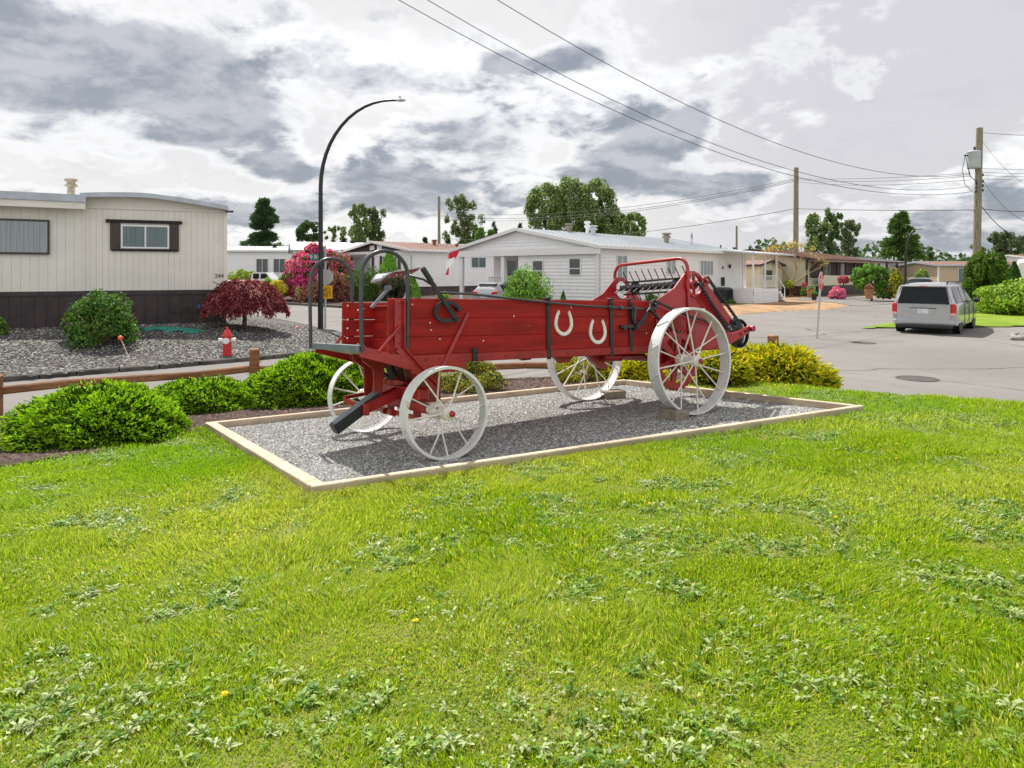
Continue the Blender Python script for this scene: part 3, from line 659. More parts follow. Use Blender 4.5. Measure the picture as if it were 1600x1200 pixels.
# rear end: side panels with round opening
def panel(y0, y1, name='side_panel'):
    out_ = [(2.73, 1.262), (2.95, 1.47), (3.07, 1.585), (3.20, 1.59), (3.27, 1.53), (3.46, 1.33), (3.60, 1.24), (3.64, 1.16), (3.70, 1.01), (3.58, .80), (3.40, .74), (2.6, .74), (2.6, 1.262)]
    cx, cz, r = 3.17, 1.44, .105; m = MB(); n = 40
    def ray(a):
        dx_, dz_ = math.cos(a), math.sin(a); best = None
        for i in range(len(out_)):
            x1, z1 = out_[i]; x2, z2 = out_[(i+1) % len(out_)]; e = (x2-x1, z2-z1); den_ = dx_*e[1]-dz_*e[0]
            if abs(den_) < 1e-9: continue
            t = ((x1-cx)*e[1]-(z1-cz)*e[0])/den_; u = ((x1-cx)*dz_-(z1-cz)*dx_)/den_
            if t > 0 and -1e-6 <= u <= 1+1e-6: best = t if best is None else max(best, t)
        return best
    angs = sorted(set([2*math.pi*i/n for i in range(n)]+[math.atan2(z-cz, x-cx) % (2*math.pi) for x, z in out_]))
    vs = []
    for a in angs:
        t = ray(a); 
        for y in (y0, y1): vs.append((cx+r*math.cos(a), y, cz+r*math.sin(a))); vs.append((cx+t*math.cos(a), y, cz+t*math.sin(a)))
    fs = []; k = len(angs)
    for i in range(k):
        a, b_ = 4*i, 4*((i+1) % k)
        fs += [(a, a+1, b_+1, b_), (a+2, b_+2, b_+3, a+3), (a+1, a+3, b_+3, b_+1), (a, b_, b_+2, a+2)]
    m.add(vs, fs); return m.build(name, redm, wg)
panel(NY-.018, NY-.004); panel(FY_+.004, FY_+.018)
for y in (NY-.03, FY_+.03):   # raised rim around the opening
    m = MB(); m.lathe([(.108, -.016), (.135, -.016), (.135, .016), (.108, .016)], (3.17, y, 1.44), 'Y', 32, False, True); m.build('opening_rim', redm, wg)
m = MB(); m.lathe([(.0, -.02), (.05, -.02), (.05, .03), (.0, .03)], (3.17, NY-.02, 1.44), 'Y', 16)
m.bar((3.17, NY-.02, 1.335), (3.17, NY-.02, 1.545), .02, .03, up=(1, 0, 0)); m.build('bearing', redm, wg)
# rear hoop across
pts = [(3.075, NY-.03, .9), (3.075, NY-.03, 1.60)]
for k in range(1, 7): a = R(90*k/6); pts.append((3.075, NY-.03+.13*(1-math.cos(a)), 1.60+.13*math.sin(a)))
for k in range(0, 7): a = R(90-90*k/6); pts.append((3.075, FY_+.03-.13*(1-math.cos(a)), 1.60+.13*math.sin(a)))
pts += [(3.075, FY_+.03, .9)]
MB().tube(pts, .019, 12).build('guard_hoop', redm, wg)
# beater drum with teeth
bt = MB(); bt.tube([(3.17, NY-.12, 1.44), (3.17, FY_+.08, 1.44)], .02, 12); beat = bt.build('beater_shaft', blk, wg)
ym = lambda k, n, o=0: NY+.08+(k+o)*(FY_-NY-.16)/(n-1)
for b_ in range(4):
    a = R(78+90*b_); cx, cz = 3.17+.075*math.cos(a), 1.45+.075*math.sin(a)
    m = MB(); m.bar((cx, NY+.04, cz), (cx, FY_-.04, cz), .035, .014, up=(math.cos(a), 0, math.sin(a))); m.build('beater_bar', blk, wg)
    m = MB()
    for k in range(10):
        y = ym(k, 10, 0)
        m.tube([(cx, y, cz), (cx+.15*math.cos(a+.75), y, cz+.15*math.sin(a+.75))], .006, 6)
    m.build('teeth', blk, wg)
for y in (NY+.22, FY_-.22):
    m = MB(); m.lathe([(.02, -.008), (.09, -.008), (.09, .008), (.02, .008)], (3.17, y, 1.45), 'Y', 6, False, True); m.build('beater_spider', blk, wg)
# chains
def chain(pts, name='chain', pitch=.045, r=.0055):
    P = []; pts = [Vector(p) for p in pts]
    for a, b_ in zip(pts[:-1], pts[1:]):
        L = (b_-a).length; n = max(1, round(L/pitch))
        for i in range(n): P.append((a+(b_-a)*(i/n), a+(b_-a)*((i+1)/n)))
    m = MB()
    for k, (a, b_) in enumerate(P):
        d_ = (b_-a); e = d_*.12; m.bar(a-e+Vector((0, -.012, 0)), b_+e+Vector((0, -.012, 0)), .006, .017, up=(d_.z, 0, -d_.x)); m.bar(a-e+Vector((0, .012, 0)), b_+e+Vector((0, .012, 0)), .006, .017, up=(d_.z, 0, -d_.x))
        m.tube([a+Vector((0, -.017, 0)), a+Vector((0, .017, 0))], .009, 6)
    return m.build(name, blk, wg)
def sprocket(x, y, z, r, name='sprocket', mt=None, th=.016, nt=14):
    m = MB(); pr = []
    for k in range(nt*4):
        a = 2*math.pi*k/(nt*4); rr = r*(1.0 if k % 4 in (0, 1) else .86); pr.append((x+rr*math.cos(a), z+rr*math.sin(a)))
    m.prism(pr, y-th/2, y+th/2); m.tube([(x, y-.04, z), (x, y+.05, z)], r*.35, 12); return m.build(name, mt or blk, wg)
sprocket(3.27, NY-.10, 1.475, .055, mt=redm); sprocket(3.72, NY-.10, 1.02, .06); sprocket(2.50, NY-.09, 1.215, .055)
m = MB(); m.bar((3.24, NY-.085, 1.45), (3.68, NY-.085, 1.02), .012, .09, up=(1, 0, 1), bev=.003); m.build('chain_guard', redm, wg)
chain([(3.24, NY-.10, 1.50), (3.19, NY-.10, 1.43), (3.62, NY-.10, .93)]); chain([(3.30, NY-.10, 1.525), (3.36, NY-.10, 1.46), (3.80, NY-.10, 1.03)])
chain([(2.50, NY-.09, 1.265), (2.62, NY-.09, 1.22), (3.0, NY-.09, 1.10), (3.4, NY-.09, 1.02), (3.66, NY-.09, 1.0)]); chain([(2.45, NY-.09, 1.17), (2.62, NY-.09, 1.02), (2.85, NY-.09, .93)])
# idler arm (black linkage on the side)
m = MB(); m.bar((2.52, NY-.06, 1.22), (2.28, NY-.06, .99), .018, .035, up=(1, 0, -1), bev=.003)
a_ = [(2.33+.09*math.cos(R(t)), NY-.045, 1.12+.10*math.sin(R(t))) for t in range(150, 345, 20)]
for p, q in zip(a_[:-1], a_[1:]): m.bar(p, q, .016, .03, up=(1, 0, .3))
m.bar((2.27, NY-.05, 1.18), (2.26, NY-.05, 1.06), .02, .03, up=(1, 0, 0)); m.build('linkage', blk, wg)
# bull gear on the rear axle
m = MB(); gx, gz, gy = 2.8, .65, .27
nt = 40; pr = []
for k in range(nt*4): a = 2*math.pi*k/(nt*4); pr.append((a, .315 if k % 4 in (0, 1) else .292))
vs = []
for a, r_ in pr:
    for y in (gy-.017, gy+.017): vs.append((gx+.235*math.cos(a), y, gz+.235*math.sin(a))); vs.append((gx+r_*math.cos(a), y, gz+r_*math.sin(a)))
k = len(pr); fs = []
for i in range(k):
    a, b_ = 4*i, 4*((i+1) % k); fs += [(a, a+1, b_+1, b_), (a+2, b_+2, b_+3, a+3), (a+1, a+3, b_+3, b_+1), (a, b_, b_+2, a+2)]
m.add(vs, fs)
for i in range(6): a = 2*math.pi*i/6+.3; m.bar((gx+.04*math.cos(a), gy, gz+.04*math.sin(a)), (gx+.25*math.cos(a), gy, gz+.25*math.sin(a)), .03, .065, up=(-math.sin(a), 0, math.cos(a)))
m.tube([(gx, gy-.05, gz), (gx, gy+.06, gz)], .075, 16); m.build('bull_gear', redm, wg)
# axle brackets, rear arms, rear discs
for y in (NY+.03, FY_-.03):
    m = MB(); m.prism([(2.55, .74), (3.05, .74), (2.9, .58), (2.7, .58)], y-.02, y+.02); m.build('axle_bracket', redm, wg)
for y in (NY-.03, FY_+.03):
    m = MB(); m.prism([(3.50, .92), (3.72, .79), (4.04, .905), (4.10, .955), (4.06, .985), (3.95, .955), (3.74, .90), (3.56, 1.10)], y-.014, y+.014)
    m.tube([(4.08, y-.05, .955), (4.08, y+.05, .955)], .034, 12); m.tube([(3.9, y-.02, .90), (3.9, y-.035, .90)], .015, 8); m.build('rear_arm', redm, wg)
m = MB(); m.tube([(3.98, NY-.06, .93), (3.98, FY_+.06, .93)], .016, 10); wr_ = m.build('paddle_shaft', blk, wg)
for k in range(5):
    y = NY+.06+k*.245; m = MB(); th = .5*(-1)**k; n = 28; vs = [(3.98, y, .93)]
    for i in range(n+1):
        a = 2*math.pi*i/n; vs.append((3.98+.165*math.cos(a), y+.045*math.cos(a+.6*k), .93-.03+.165*math.sin(a)))
    m.add(vs, [(0, i+1, i+2) for i in range(n)], True); m.lathe([(.155, -.02), (.168, -.02), (.168, .02), (.155, .02)], (3.98, y, .90), 'Y', 28, False, True); o = m.build('paddle_disc', blk, wg)
    sd = o.modifiers.new('thick', 'SOLIDIFY'); sd.thickness = .006
# front running gear
for y in (.80, 1.02):
    m = MB(); m.prism([(-.40, .80), (-.08, .735), (-.08, .705), (-.20, .675), (-.22, .44), (-.285, .44), (-.295, .67), (-.39, .745)], y-.014, y+.014); m.build('footboard_post', red, wg)
for y in (.62, 1.18): MB().box((.15, y, .56), (.20, .04, .36), bev=.01).box((.03, y, .455), (.055, .06, .43), bev=.006).build('bolster_plate', red, wg)
MB().box((0, .9, .47), (.10, .95, .10), bev=.01).build('bolster', redm, wg)
m = MB(); m.lathe([(0, -.03), (.15, -.03), (.15, .01), (0, .01)], (0, .9, .56), 'Z', 24, False); m.lathe([(0, 0), (.03, 0), (.03, .09), (.045, .09), (.045, .12), (0, .12)], (0, .9, .56), 'Z', 12); m.build('turntable', redm, wg)
m = MB(); m.tube([(-.10, .80, .60), (-.16, .80, .72)], .04, 6); m.bar((-.16, .55, .70), (.05, .9, .48), .05, .02); m.bar((-.16, 1.25, .70), (.05, .9, .48), .05, .02); m.build('brace', blk, wg)
# tongue: red channel holding a cut black timber stub
A, B_ = Vector((-.02, .84, .47)), Vector((-.40, .80, .345)); 
for o_ in (-.055, .055):
    m = MB(); m.bar(A+Vector((0, o_, 0)), B_+Vector((0, o_, 0)), .018, .085, bev=.003); m.build('tongue_channel', redm, wg)
m = MB(); m.bar(B_+Vector((.02, -.08, .0)), B_+Vector((.02, .08, .0)), .05, .095, bev=.004); m.bar(B_+Vector((0, .08, .03)), B_+Vector((-.02, .34, .05)), .03, .04); m.bar(B_+Vector((-.02, .34, .07)), A+Vector((-.1, .35, -.03)), .03, .03); m.build('hitch_bar', redm, wg)
m = MB(); m.bar((-.24, .82, .44), (-.64, .79, .20), .10, .085, bev=.004); m.build('tongue_stub', blk, wg)
m = MB(); m.bar((-.25, .82, .488), (-.645, .79, .25), .102, .006); m.build('stub_face', greyz, wg)
m = MB(); m.bar((-.12, .35, .30), (-.12, 1.45, .30), .035, .03); m.tube([(-.14, .8, .30), (-.14, .72, .30)], .03, 10); m.tube([(-.14, .95, .30), (-.14, .89, .30)], .03, 10); m.build('tie_rod', redm, wg)
m = MB(); m.tube([(1.95, .62, .70), (2.7, .62, .69)], .018, 8); m.build('reach_pole', redm, wg)
for y in (.55, 1.2):
    m = MB(); m.prism([(1.43, .73), (1.66, .73), (1.6, .665), (1.5, .66)], y-.03, y+.03); m.build('floor_bracket', red, wg)
m = MB(); m.prism([(1.86, .73), (2.02, .73), (2.12, .60), (2.07, .57), (1.93, .66)], .56, .62); m.tube([(2.02, .5, .70), (2.25, .5, .69)], .04, 10); m.build('ratchet', redm, wg)
# chocks under rear wheels (own things)
def chock(x, y, rot, label):
    p = M4 @ Vector((x, y, 0)); z = plane_z(p.x, p.y)
    m = MB().box((0, 0, .045), (.27, .17, .11), bev=.008); o = m.build('concrete_block', conc, None, (p.x, p.y, z)); o.rotation_euler = (0, 0, rot)
    tag(o, label, 'block', 'concrete blocks chocking the wagon')
chock(2.53, .07, 2.05, 'grey concrete block wedged under the near rear white wagon wheel'); chock(3.16, 1.66, .35, 'grey concrete block behind the far rear wagon wheel')
# ------------------------------------------------------------ split rail fence
fn = thing('split_rail_fence', 'low weathered cedar split rail fence between mulch bed and road', 'fence', (0, 0, 0))
PO = [(-6.6, 8.72, 0), (-4.0, 10.6, 1), (-.55, 10.95, 0), (2.45, 11.0, 0), (4.55, 11.9, 2)]
for (x, y, k) in PO:
    z = float(T(x, y)); top = .93 if k else .80
    if k == 2: top = 1.02
    MB().box((x, y, (z-.2+top)/2), (.145, .145, top-z+.2), .4, .015).build('post', cedar, fn)
for a, b_ in zip(PO[:-1], PO[1:]):
    for h in (.52, ):
        pa = Vector((a[0], a[1], .60)); pb = Vector((b_[0], b_[1], .62)); mm = (pa+pb)/2+Vector((0, 0, -.03))
        m = MB(); q = [pa+(pb-pa)*t+Vector((0, 0, .018*math.sin(7*t+a[0]))) for t in (0, .25, .5, .75, 1)]
        for u, v in zip(q[:-1], q[1:]): m.bar(u, v+(v-u)*.02, .06, .105, bev=.02)
        m.build('rail', cedar, fn)
# ------------------------------------------------------------ street furniture
def streetlamp(p, h, reach, label, ang=0.0, r=.075, head=.28):
    t = thing('street_lamp', label, 'street lamp', p, ang); zb = h*.62; pts = [(0, 0, 0), (0, 0, zb)]; rr = [r*1.35, r*1.0]
    for k in range(1, 13):
        a = math.pi/2*k/12; pts.append((reach*(1-math.cos(a))*.96, 0, zb+(h-zb)*math.sin(a))); rr.append(r*(1-.45*k/12))
    pts.append((reach*1.03, 0, h)); rr.append(r*.5)
    MB().tube(pts, rr, 14).build('pole', blk2, t)
    m = MB(); hx = reach*1.03; blobmesh(m, (hx+head*.45, 0, h+.0), (head*.65, head*.28, head*.20), 2, amp=.05); m.tube([(hx+.1, 0, h+.06), (hx+.1, 0, h+.15)], .03, 8); m.build('lamp_head', transm, t)
    m = MB(); m.box((0, -.10*1, .45), (.1, .03, .25), bev=.01); m.build('access_cover', blk2, t); return t
p = gp(501, 514.5, .1); streetlamp((p.x, p.y, .1), 8.18, 2.65, 'tall black curved street lamp at the corner of the gravel yard')
p = at(1415, 470, 46); streetlamp((p.x, p.y, .0), 5.1, .95, 'distant black street lamp with curved arm beyond the silver minivan', .2, .07, .4)
# stop sign from behind, with NO EXIT below, street name above
p = gp(508, 513, .1); sg = thing('road_sign', 'grey back of an octagonal stop sign with yellow NO EXIT plate behind the lamp post', 'road sign', (p.x, p.y, .1))
dd = 1067/p.y
MB().tube([(0, .03, -.1), (0, .03, 3.02)], .035, 10).build('post', signw, sg)
m = MB(); m.prism([(.29*math.cos(R(22.5+45*k))/math.cos(R(22.5)), 1.86+.27*math.sin(R(22.5+45*k))/math.cos(R(22.5))) for k in range(8)], -.006, 0); m.build('sign_plate', signw, sg)
m = MB(); m.box((.02, -.004, 1.31), (.50, .008, .48), bev=.003); yp = m.build('warning_plate', signy, sg); text('lettering', 'NO\nEXIT', .21, letb, yp, (0.03, -.010, 1.31), (R(90), 0, 0))
m = MB(); m.box((-.30, 0, 2.58), (.50, .01, .25), bev=.003); gpn = m.build('street_name_plate', signg, sg); text('lettering', '9 RD', .20, letw, gpn, (-.34, -.008, 2.58), (R(90), 0, 0))
# right stop sign, seen almost edge on
p = gp(1276, 529, .0); sg = thing('stop_sign', 'red stop sign on a leaning pale post at the road junction', 'road sign', (p.x, p.y, 0)); s_ = p.y/F
MB().tube([(0, 0, -.1), (.15, 0, 2.15)], .035, 10).build('post', signw, sg)
m = MB(); m.prism([(.33*math.cos(R(22.5+45*k)), .33*math.sin(R(22.5+45*k))) for k in range(8)], -.008, -.014, 'Y'); sp_ = m.build('sign_face', signr, sg, (.140, 0, 1.83)); sp_.rotation_euler = (0, 0, R(51)); sp_.scale = (.85, .85, .85)
m = MB(); m.prism([(.35*math.cos(R(22.5+45*k)), .35*math.sin(R(22.5+45*k))) for k in range(8)], -.006, 0, 'Y'); m.build('sign_border', letw, sp_)
text('lettering', 'STOP', .24, letw, sp_, (0, -.017, 0), (R(90), 0, 0))
# hydrant
p = gp(355, 552.5, .16); hy = thing('fire_hydrant', 'red fire hydrant with white caps on the gravel by the kerb', 'fire hydrant', (p.x, p.y, float(YT(p.x, p.y))-.02), .25)
MB().lathe([(0, 0), (.125, 0), (.125, .04), (.10, .045), (.098, .46), (.12, .465), (.12, .50), (.105, .52), (.085, .58), (.05, .63), (.03, .65), (.03, .70), (0, .70)], n=28, smooth=False).build('barrel', hred, hy)
m = MB(); m.tube([(0, 0, .38), (0, -.15, .38)], .062, 14); m.build('outlet', hred, hy)
m = MB(); m.tube([(0, -.13, .38), (0, -.19, .38)], .075, 8); m.tube([(0, -.19, .38), (0, -.22, .38)], .03, 6); m.build('outlet_cap', hwht, hy)
for s in (-1, 1):
    m = MB(); m.tube([(s*.08, 0, .38), (s*.155, 0, .38)], .052, 12); m.tube([(s*.15, 0, .38), (s*.19, 0, .38)], .058, 8); m.build('side_cap', hwht, hy)
# orange ball on a leaning stake
p = gp(208, 569, .14); z = float(YT(p.x, p.y)); d_ = p.y
t = thing('marker_stake', 'orange ball on a leaning pale stake in the gravel yard', 'marker', (p.x, p.y, z-.03))
q = at(188, 528, p.y+.5)-Vector((p.x, p.y, z-.03)); MB().tube([(0, 0, 0), q], .010, 6).build('stake', rope, t); m = MB(); m.lathe([(.052*math.sin(math.pi*i/8), -.052*math.cos(math.pi*i/8)) for i in range(9)], q, n=14); m.build('ball', orng, t)
p = gp(421, 487, .1); t = thing('marker_stake', 'small orange red ball low beside the lamp post corner of the yard', 'marker', gp(464, 514, .1)); MB().tube([(0, 0, -.1), (0, 0, .02)], .012, 6).build('stake', rope, t); MB().lathe([(.075*math.sin(math.pi*i/8), .05-.055*math.cos(math.pi*i/8)) for i in range(9)], (0, 0, 0), n=14).build('ball', orng, t)
# teal netting
p = Vector(((262-800)/F*18.5, 18.5, 0)); m = MB(); vs = []; n = 26
for i in range(n):
    for j in range(12):
        u, v = i/(n-1)*2-1, j/11*2-1; e = 1-(u*u+v*v*.9); x = p.x+u*1.05; y = p.y+v*.35; vs.append((x, y, float(YT(x, y))+.01+.10*max(0, e)*vnoise(x*1, y, 6)))
m.add(vs, [(i*12+j, (i+1)*12+j, (i+1)*12+j+1, i*12+j+1) for i in range(n-1) for j in range(11) if ((i/(n-1)*2-1)**2+(j/11*2-1)**2) < 1.05+.3*math.sin(i)], True); tag(m.build('garden_netting', teal), 'crumpled teal netting on the gravel beside the cream house', 'netting')
# utility poles and cables
def upole(px, top, Y, r, label, zb=0, lean=0):
    b = at(px, 500, Y); t = thing('utility_pole', label, 'utility pole', (b.x, b.y, zb)); h = CH+(HZ-top)/F*Y-zb
    MB().tube([(0, 0, -.3), (lean*.5, 0, h*.5), (lean, 0, h)], [r, r*.88, r*.75], 14).build('mast', pole, t); return t, h
P1, h1 = upole(1524, 200, 40, .23, 'tall wooden utility pole with transformer behind the dark hedge at right', 0, .25)
ZK = 40/29
H1_ = h1; k1_ = set(P1.children); h1 = 0
m = MB(); m.lathe([(0, 0), (.235, .02), (.25, .06), (.25, .66), (.265, .67), (.265, .72), (.2, .76), (0, .77)], (-.32, -.1, h1-1.75), n=24, smooth=False); tr_ = m.build('transformer', transm, P1)
m = MB(); m.lathe([(.03, 0), (.06, .03), (.03, .06), (.06, .09), (.03, .12), (.05, .17), (0, .2)], (-.28, -.1, h1-1.0), n=10); m.tube([(-.55, -.1, h1-1.18), (-.72, -.1, h1-1.18)], .03, 8); m.build('bushing', blk2, tr_)
m = MB(); m.tube([(-.08, 0, h1-1.4), (-.4, -.05, h1-1.4)], .04, 8); m.build('bracket', transm, P1)
m = MB(); m.tube([(-.68, -.1, h1-1.2), (-.8, -.1, h1-1.8), (-.7, -.1, h1-2.4), (-.35, -.1, h1-2.75), (-.1, -.1, h1-2.7)], .012, 6); m.tube([(-.55, -.1, h1-1.7), (-.45, -.1, h1-2.1), (-.1, -.1, h1-2.3)], .012, 6); m.tube([(-.66, -.1, h1-1.2), (-.5, -.1, h1-2.0), (-.1, -.1, h1-2.45)], .012, 6); m.build('drop_wire', wirem, P1)
m = MB()
for s, zs in ((-.17, (2.35, 2.52, 2.7, 3.1, 3.28)), (.10, (2.0, 2.27, 2.45, 2.65))):
    for z in zs: m.lathe([(0, -.06), (.045, -.05), (.03, 0), (.045, .05), (0, .06)], (s, -.05, h1-z), n=10)
m.build('insulators', blk2, P1)
for o in [q for q in P1.children if q not in k1_]: o.location = (o.location[0]+.25, o.location[1], H1_); o.scale = (ZK, ZK, ZK)
h1 = H1_
P2, h2 = upole(1243, 262, 61, .26, 'wooden utility pole standing on the dry verge before the cream house', 0, .06)
P3, h3 = upole(686, 307, 92, .22, 'far wooden utility pole above the brown roof', 0)
P4, h4 = upole(1151, 353, 110, .2, 'thin distant pole above the white house porch roof', 0)
def wire(name, pts, label, r=.012, n=24, group='overhead cables'):
    """quadratic through three points (parameter 0, t1, 1), extended to t2"""
    a, (t1, b_), c, t2 = pts; out_ = []
    for i in range(n+1):
        t = t2*i/n; l0 = (t-t1)*(t-1)/(t1); l1 = t*(t-1)/(t1*(t1-1)); l2 = t*(t-t1)/((1-t1)); out_.append(a*l0+b_*l1+c*l2)
    o = MB().tube(out_, r, 6).build(name, wirem); tag(o, label, 'cable', group)
def w3(a, mpx, mpy, c, label, t2=1.0, r=.014):
    """a, c: (px, py, Y); middle height from image"""
    A, C_ = at(*a), at(*c); k = (mpx-800)/F; t = (A.x-k*A.y)/(k*(C_.y-A.y)-(C_.x-A.x)); Yb = A.y+(C_.y-A.y)*t; B = at(mpx, mpy, Yb); wire('cable', (A, (t, B), C_, t2), label, r)
w3((1516, 272, 40), 1300, 252, (890, 67, 21), 'overhead cable from the tall pole, highest and rightmost of the three crossing overhead', 1.3, .012)
w3((1516, 291, 40), 1245, 268, (785, 67, 21), 'overhead cable crossing overhead, middle of the three', 1.3, .012)
w3((1516, 300, 40), 1240, 275, (745, 67, 21), 'overhead cable crossing overhead, lowest of the three', 1.3, .012)
w3((1516, 270, 40), 1380, 278, (1244, 279, 61), 'upper of three level cables between the two wooden poles at right', 1, .014)
w3((1516, 275, 40), 1380, 283, (1244, 280.5, 61), 'middle of three level cables between the two wooden poles at right', 1, .014)
w3((1516, 281, 40), 1380, 289, (1244, 284, 61), 'lowest of three level cables between the two wooden poles at right', 1, .014)
w3((1522, 328, 40), 1380, 328.5, (1244, 326, 61), 'thick lower cable running level between the two wooden poles at right', 1, .022)
for k, (y1, ym_, y2) in enumerate(((279, 321, 332), (281, 326, 337), (283, 329, 341))):
    w3((1243, y1, 61), 1000, ym_, (688, y2, 92), ('upper', 'middle', 'lowest')[k]+' of three cables sagging from the verge pole past the poplars', 1, .02)
w3((1243, 326, 61), 1000, 363, (688, 372, 92), 'low dark cable from the verge pole down behind the white roof', 1, .025)
w3((1532, 207, 40), 1570, 210, (1640, 212, 41), 'top cable leaving the tall pole to the right', 1, .012)
for k, y in enumerate((263, 269, 274, 279)): w3((1532, y, 40), 1570, y+1.5, (1660, y+3, 42), ('topmost', 'second', 'third', 'lowest')[k]+' of four level cables leaving the tall pole to the right', 1, .010)
w3((1532, 326, 40), 1560, 329, (1660, 326, 41), 'thick cable leaving the tall pole to the right at half height', 1, .02)
w3((1532, 320, 40), 1560, 352, (1640, 372, 36), 'thick black cable sagging steeply down right of the tall pole', 1, .022)
w3((1535, 220, 40), 1565, 258, (1650, 300, 37), 'thin cable slanting down right from the top of the tall pole', 1, .007)
w3((1535, 280, 40), 1560, 314, (1650, 345, 37), 'thin cable slanting down right from the middle of the tall pole', 1, .010)
# ------------------------------------------------------------ buildings
def laps(mb, P0, P1, z0, z1, h=.19, inx=None, dep=.04):
    """horizontal lap siding between two ground points (outward = right of P0->P1); inx(z)->(t0,t1) trims ends"""
    P0 = Vector(P0); P1 = Vector(P1); e = (P1-P0); n = Vector((e.y, -e.x, 0)).normalized(); k = max(1, round((z1-z0)/h)); h = (z1-z0)/k
    for i in range(k):
        a, b = z0+i*h, z0+(i+1)*h; ta, tb = (0, 1), (0, 1)
        if inx: ta, tb = inx(a), inx(b)
        q = lambda t, z, d: tuple(P0+e*t+n*d)[:2]+(z,)
        mb.add([q(ta[0], a, dep), q(ta[1], a, dep), q(tb[1], b, .0), q(tb[0], b, .0), q(ta[0], a, 0), q(ta[1], a, 0)], [(0, 1, 2, 3), (4, 5, 1, 0)])
def vgroove(mb, P0, P1, z0, z1, w_=.2, g=.012, dep=.012):
    P0 = Vector(P0); P1 = Vector(P1); e = (P1-P0); L = e.length; u = e/L; n = Vector((u.y, -u.x, 0)); k = max(1, round(L/w_)); s = L/k
    for i in range(k):
        a, b = i*s, (i+1)*s-g; c = (i+1)*s; vs = []
        for t, d in ((a, 0), (b, 0), (b+.002, -dep), (c-.002, -dep), (c, 0)):
            for z in (z0, z1): p = P0+u*t+n*d; vs.append((p.x, p.y, z))
        mb.add(vs, [(2*j, 2*j+2, 2*j+3, 2*j+1) for j in range(4)])
def window(par, P0, u, t, z, w_, h, kind='slide', fr_=whitet, gl=glassm, name='window', d=.0, fw=.05, divs=2):
    """window on wall line P0 + u*t, outward right of u"""
    u = Vector(u).normalized(); n = Vector((u.y, -u.x, 0)); a = math.atan2(u.y, u.x); c = Vector(P0)+u*(t+w_/2)+n*(.056+d)+Vector((0, 0, z+h/2)); c.z = z+h/2
    m = MB(); D = .05
    for (x, zz, ww, hh) in ((0, h/2-fw/2, w_, fw), (0, -h/2+fw/2, w_, fw), (-w_/2+fw/2, 0, fw, h-2*fw), (w_/2-fw/2, 0, fw, h-2*fw)): m.box((x, 0, zz), (ww, D, hh))
    if kind == 'slide':
        for i in range(1, divs): m.box((-w_/2+w_*i/divs, 0, 0), (fw*.9, D*.9, h-2*fw))
    else: m.box((0, 0, -h*.1), (w_-2*fw, D*.9, fw))
    o = m.build(name, fr_, par, c); o.rotation_euler = (0, 0, a)
    g = MB(); g.box((0, .004, 0), (w_-fw, .02, h-fw)); g.build('pane', gl, o); return o
def house(name, label, cat, c, az_, L, W_, zb, ze, pitch, wall, roof, skirt=.55, over=.35, trim=whitet, side='laps', skirtm=None, gable=None, fas=None, group='mobile homes', seams=True, nogable=False, open_=0):
    """c: near corner; local x = along ridge, local y = across (gable end at x=0); wall facing -y"""
    t = thing(name, label, cat, (c[0], c[1], zb), az_, group); H = ze-zb
    hs = skirt
    m = MB(); f = laps if side == 'laps' else vgroove
    f(m, (0, 0, 0), (L, 0, 0), hs, H); f(m, (L, 0, 0), (L, W_, 0), hs, H); f(m, (L, W_, 0), (open_, W_, 0), hs, H)
    if not nogable: f(m, (0, W_, 0), (0, 0, 0), hs, H)
    m.build('wall', wall, t)
    pk = pitch*W_/2
    if pk > .1:
        for x, dr in ((-.0, 1), (L, -1)):
            g = MB(); a, b = ((x, W_, 0), (x, 0, 0)) if dr > 0 else ((x, 0, 0), (x, W_, 0))
            laps(g, a, b, H, H+pk, inx=lambda z: (min(.5, (z-H)/pk*.5), max(.5, 1-(z-H)/pk*.5))); g.build('gable', gable or wall, t)
    if hs > 0:
        m = MB(); m.box((L/2, W_/2, hs/2-.1), (L-.03, W_-.03, hs+.2)); m.build('skirt', skirtm or brown, t)
    # roof slabs
    m = MB(); th = .10; e = over
    for s in (0, 1):
        y0 = -e if s == 0 else W_+e; z0 = H-e*pitch; yr = W_/2; zr = H+pk
        vs = [(-e, y0, z0+.03), (L+e, y0, z0+.03), (L+e, yr, zr+.03), (-e, yr, zr+.03), (-e, y0, z0+.03+th), (L+e, y0, z0+.03+th), (L+e, yr, zr+.03+th), (-e, yr, zr+.03+th)]
        m.add(vs, [(0, 1, 2, 3), (4, 7, 6, 5), (0, 4, 5, 1), (1, 5, 6, 2), (3, 2, 6, 7), (0, 3, 7, 4)])
        if seams:
            for i in range(int((L+2*e)/.42)+1):
                x = -e+.42*i
                if x > L+e-.03: break
                m.bar((x+.02, y0, z0+.03+th+.012), (x+.02, yr, zr+.03+th+.012), .03, .03)
    ro = m.build('roof', roof, t)
    m = MB()
    m.box((L/2, -e-.03, H-e*pitch+.05), (L+2*e, .05, .16)); m.box((L/2, W_+e+.03, H-e*pitch+.05), (L+2*e, .05, .16))
    for x in (-e-.015, L+e+.015):
        m.bar((x, -e, H-e*pitch+.06), (x, W_/2, H+pk+.06), .04, .19); m.bar((x, W_+e, H-e*pitch+.06), (x, W_/2, H+pk+.06), .04, .19)
    m.build('fascia', fas or trim, t)
    for x, y in ((0, 0), (L, 0), (L, W_))+(((0, W_),) if not open_ else ()): MB().box((x, y, (hs+H)/2), (.15, .15, H-hs)).build('corner_trim', trim, t)
    return t, H, pk
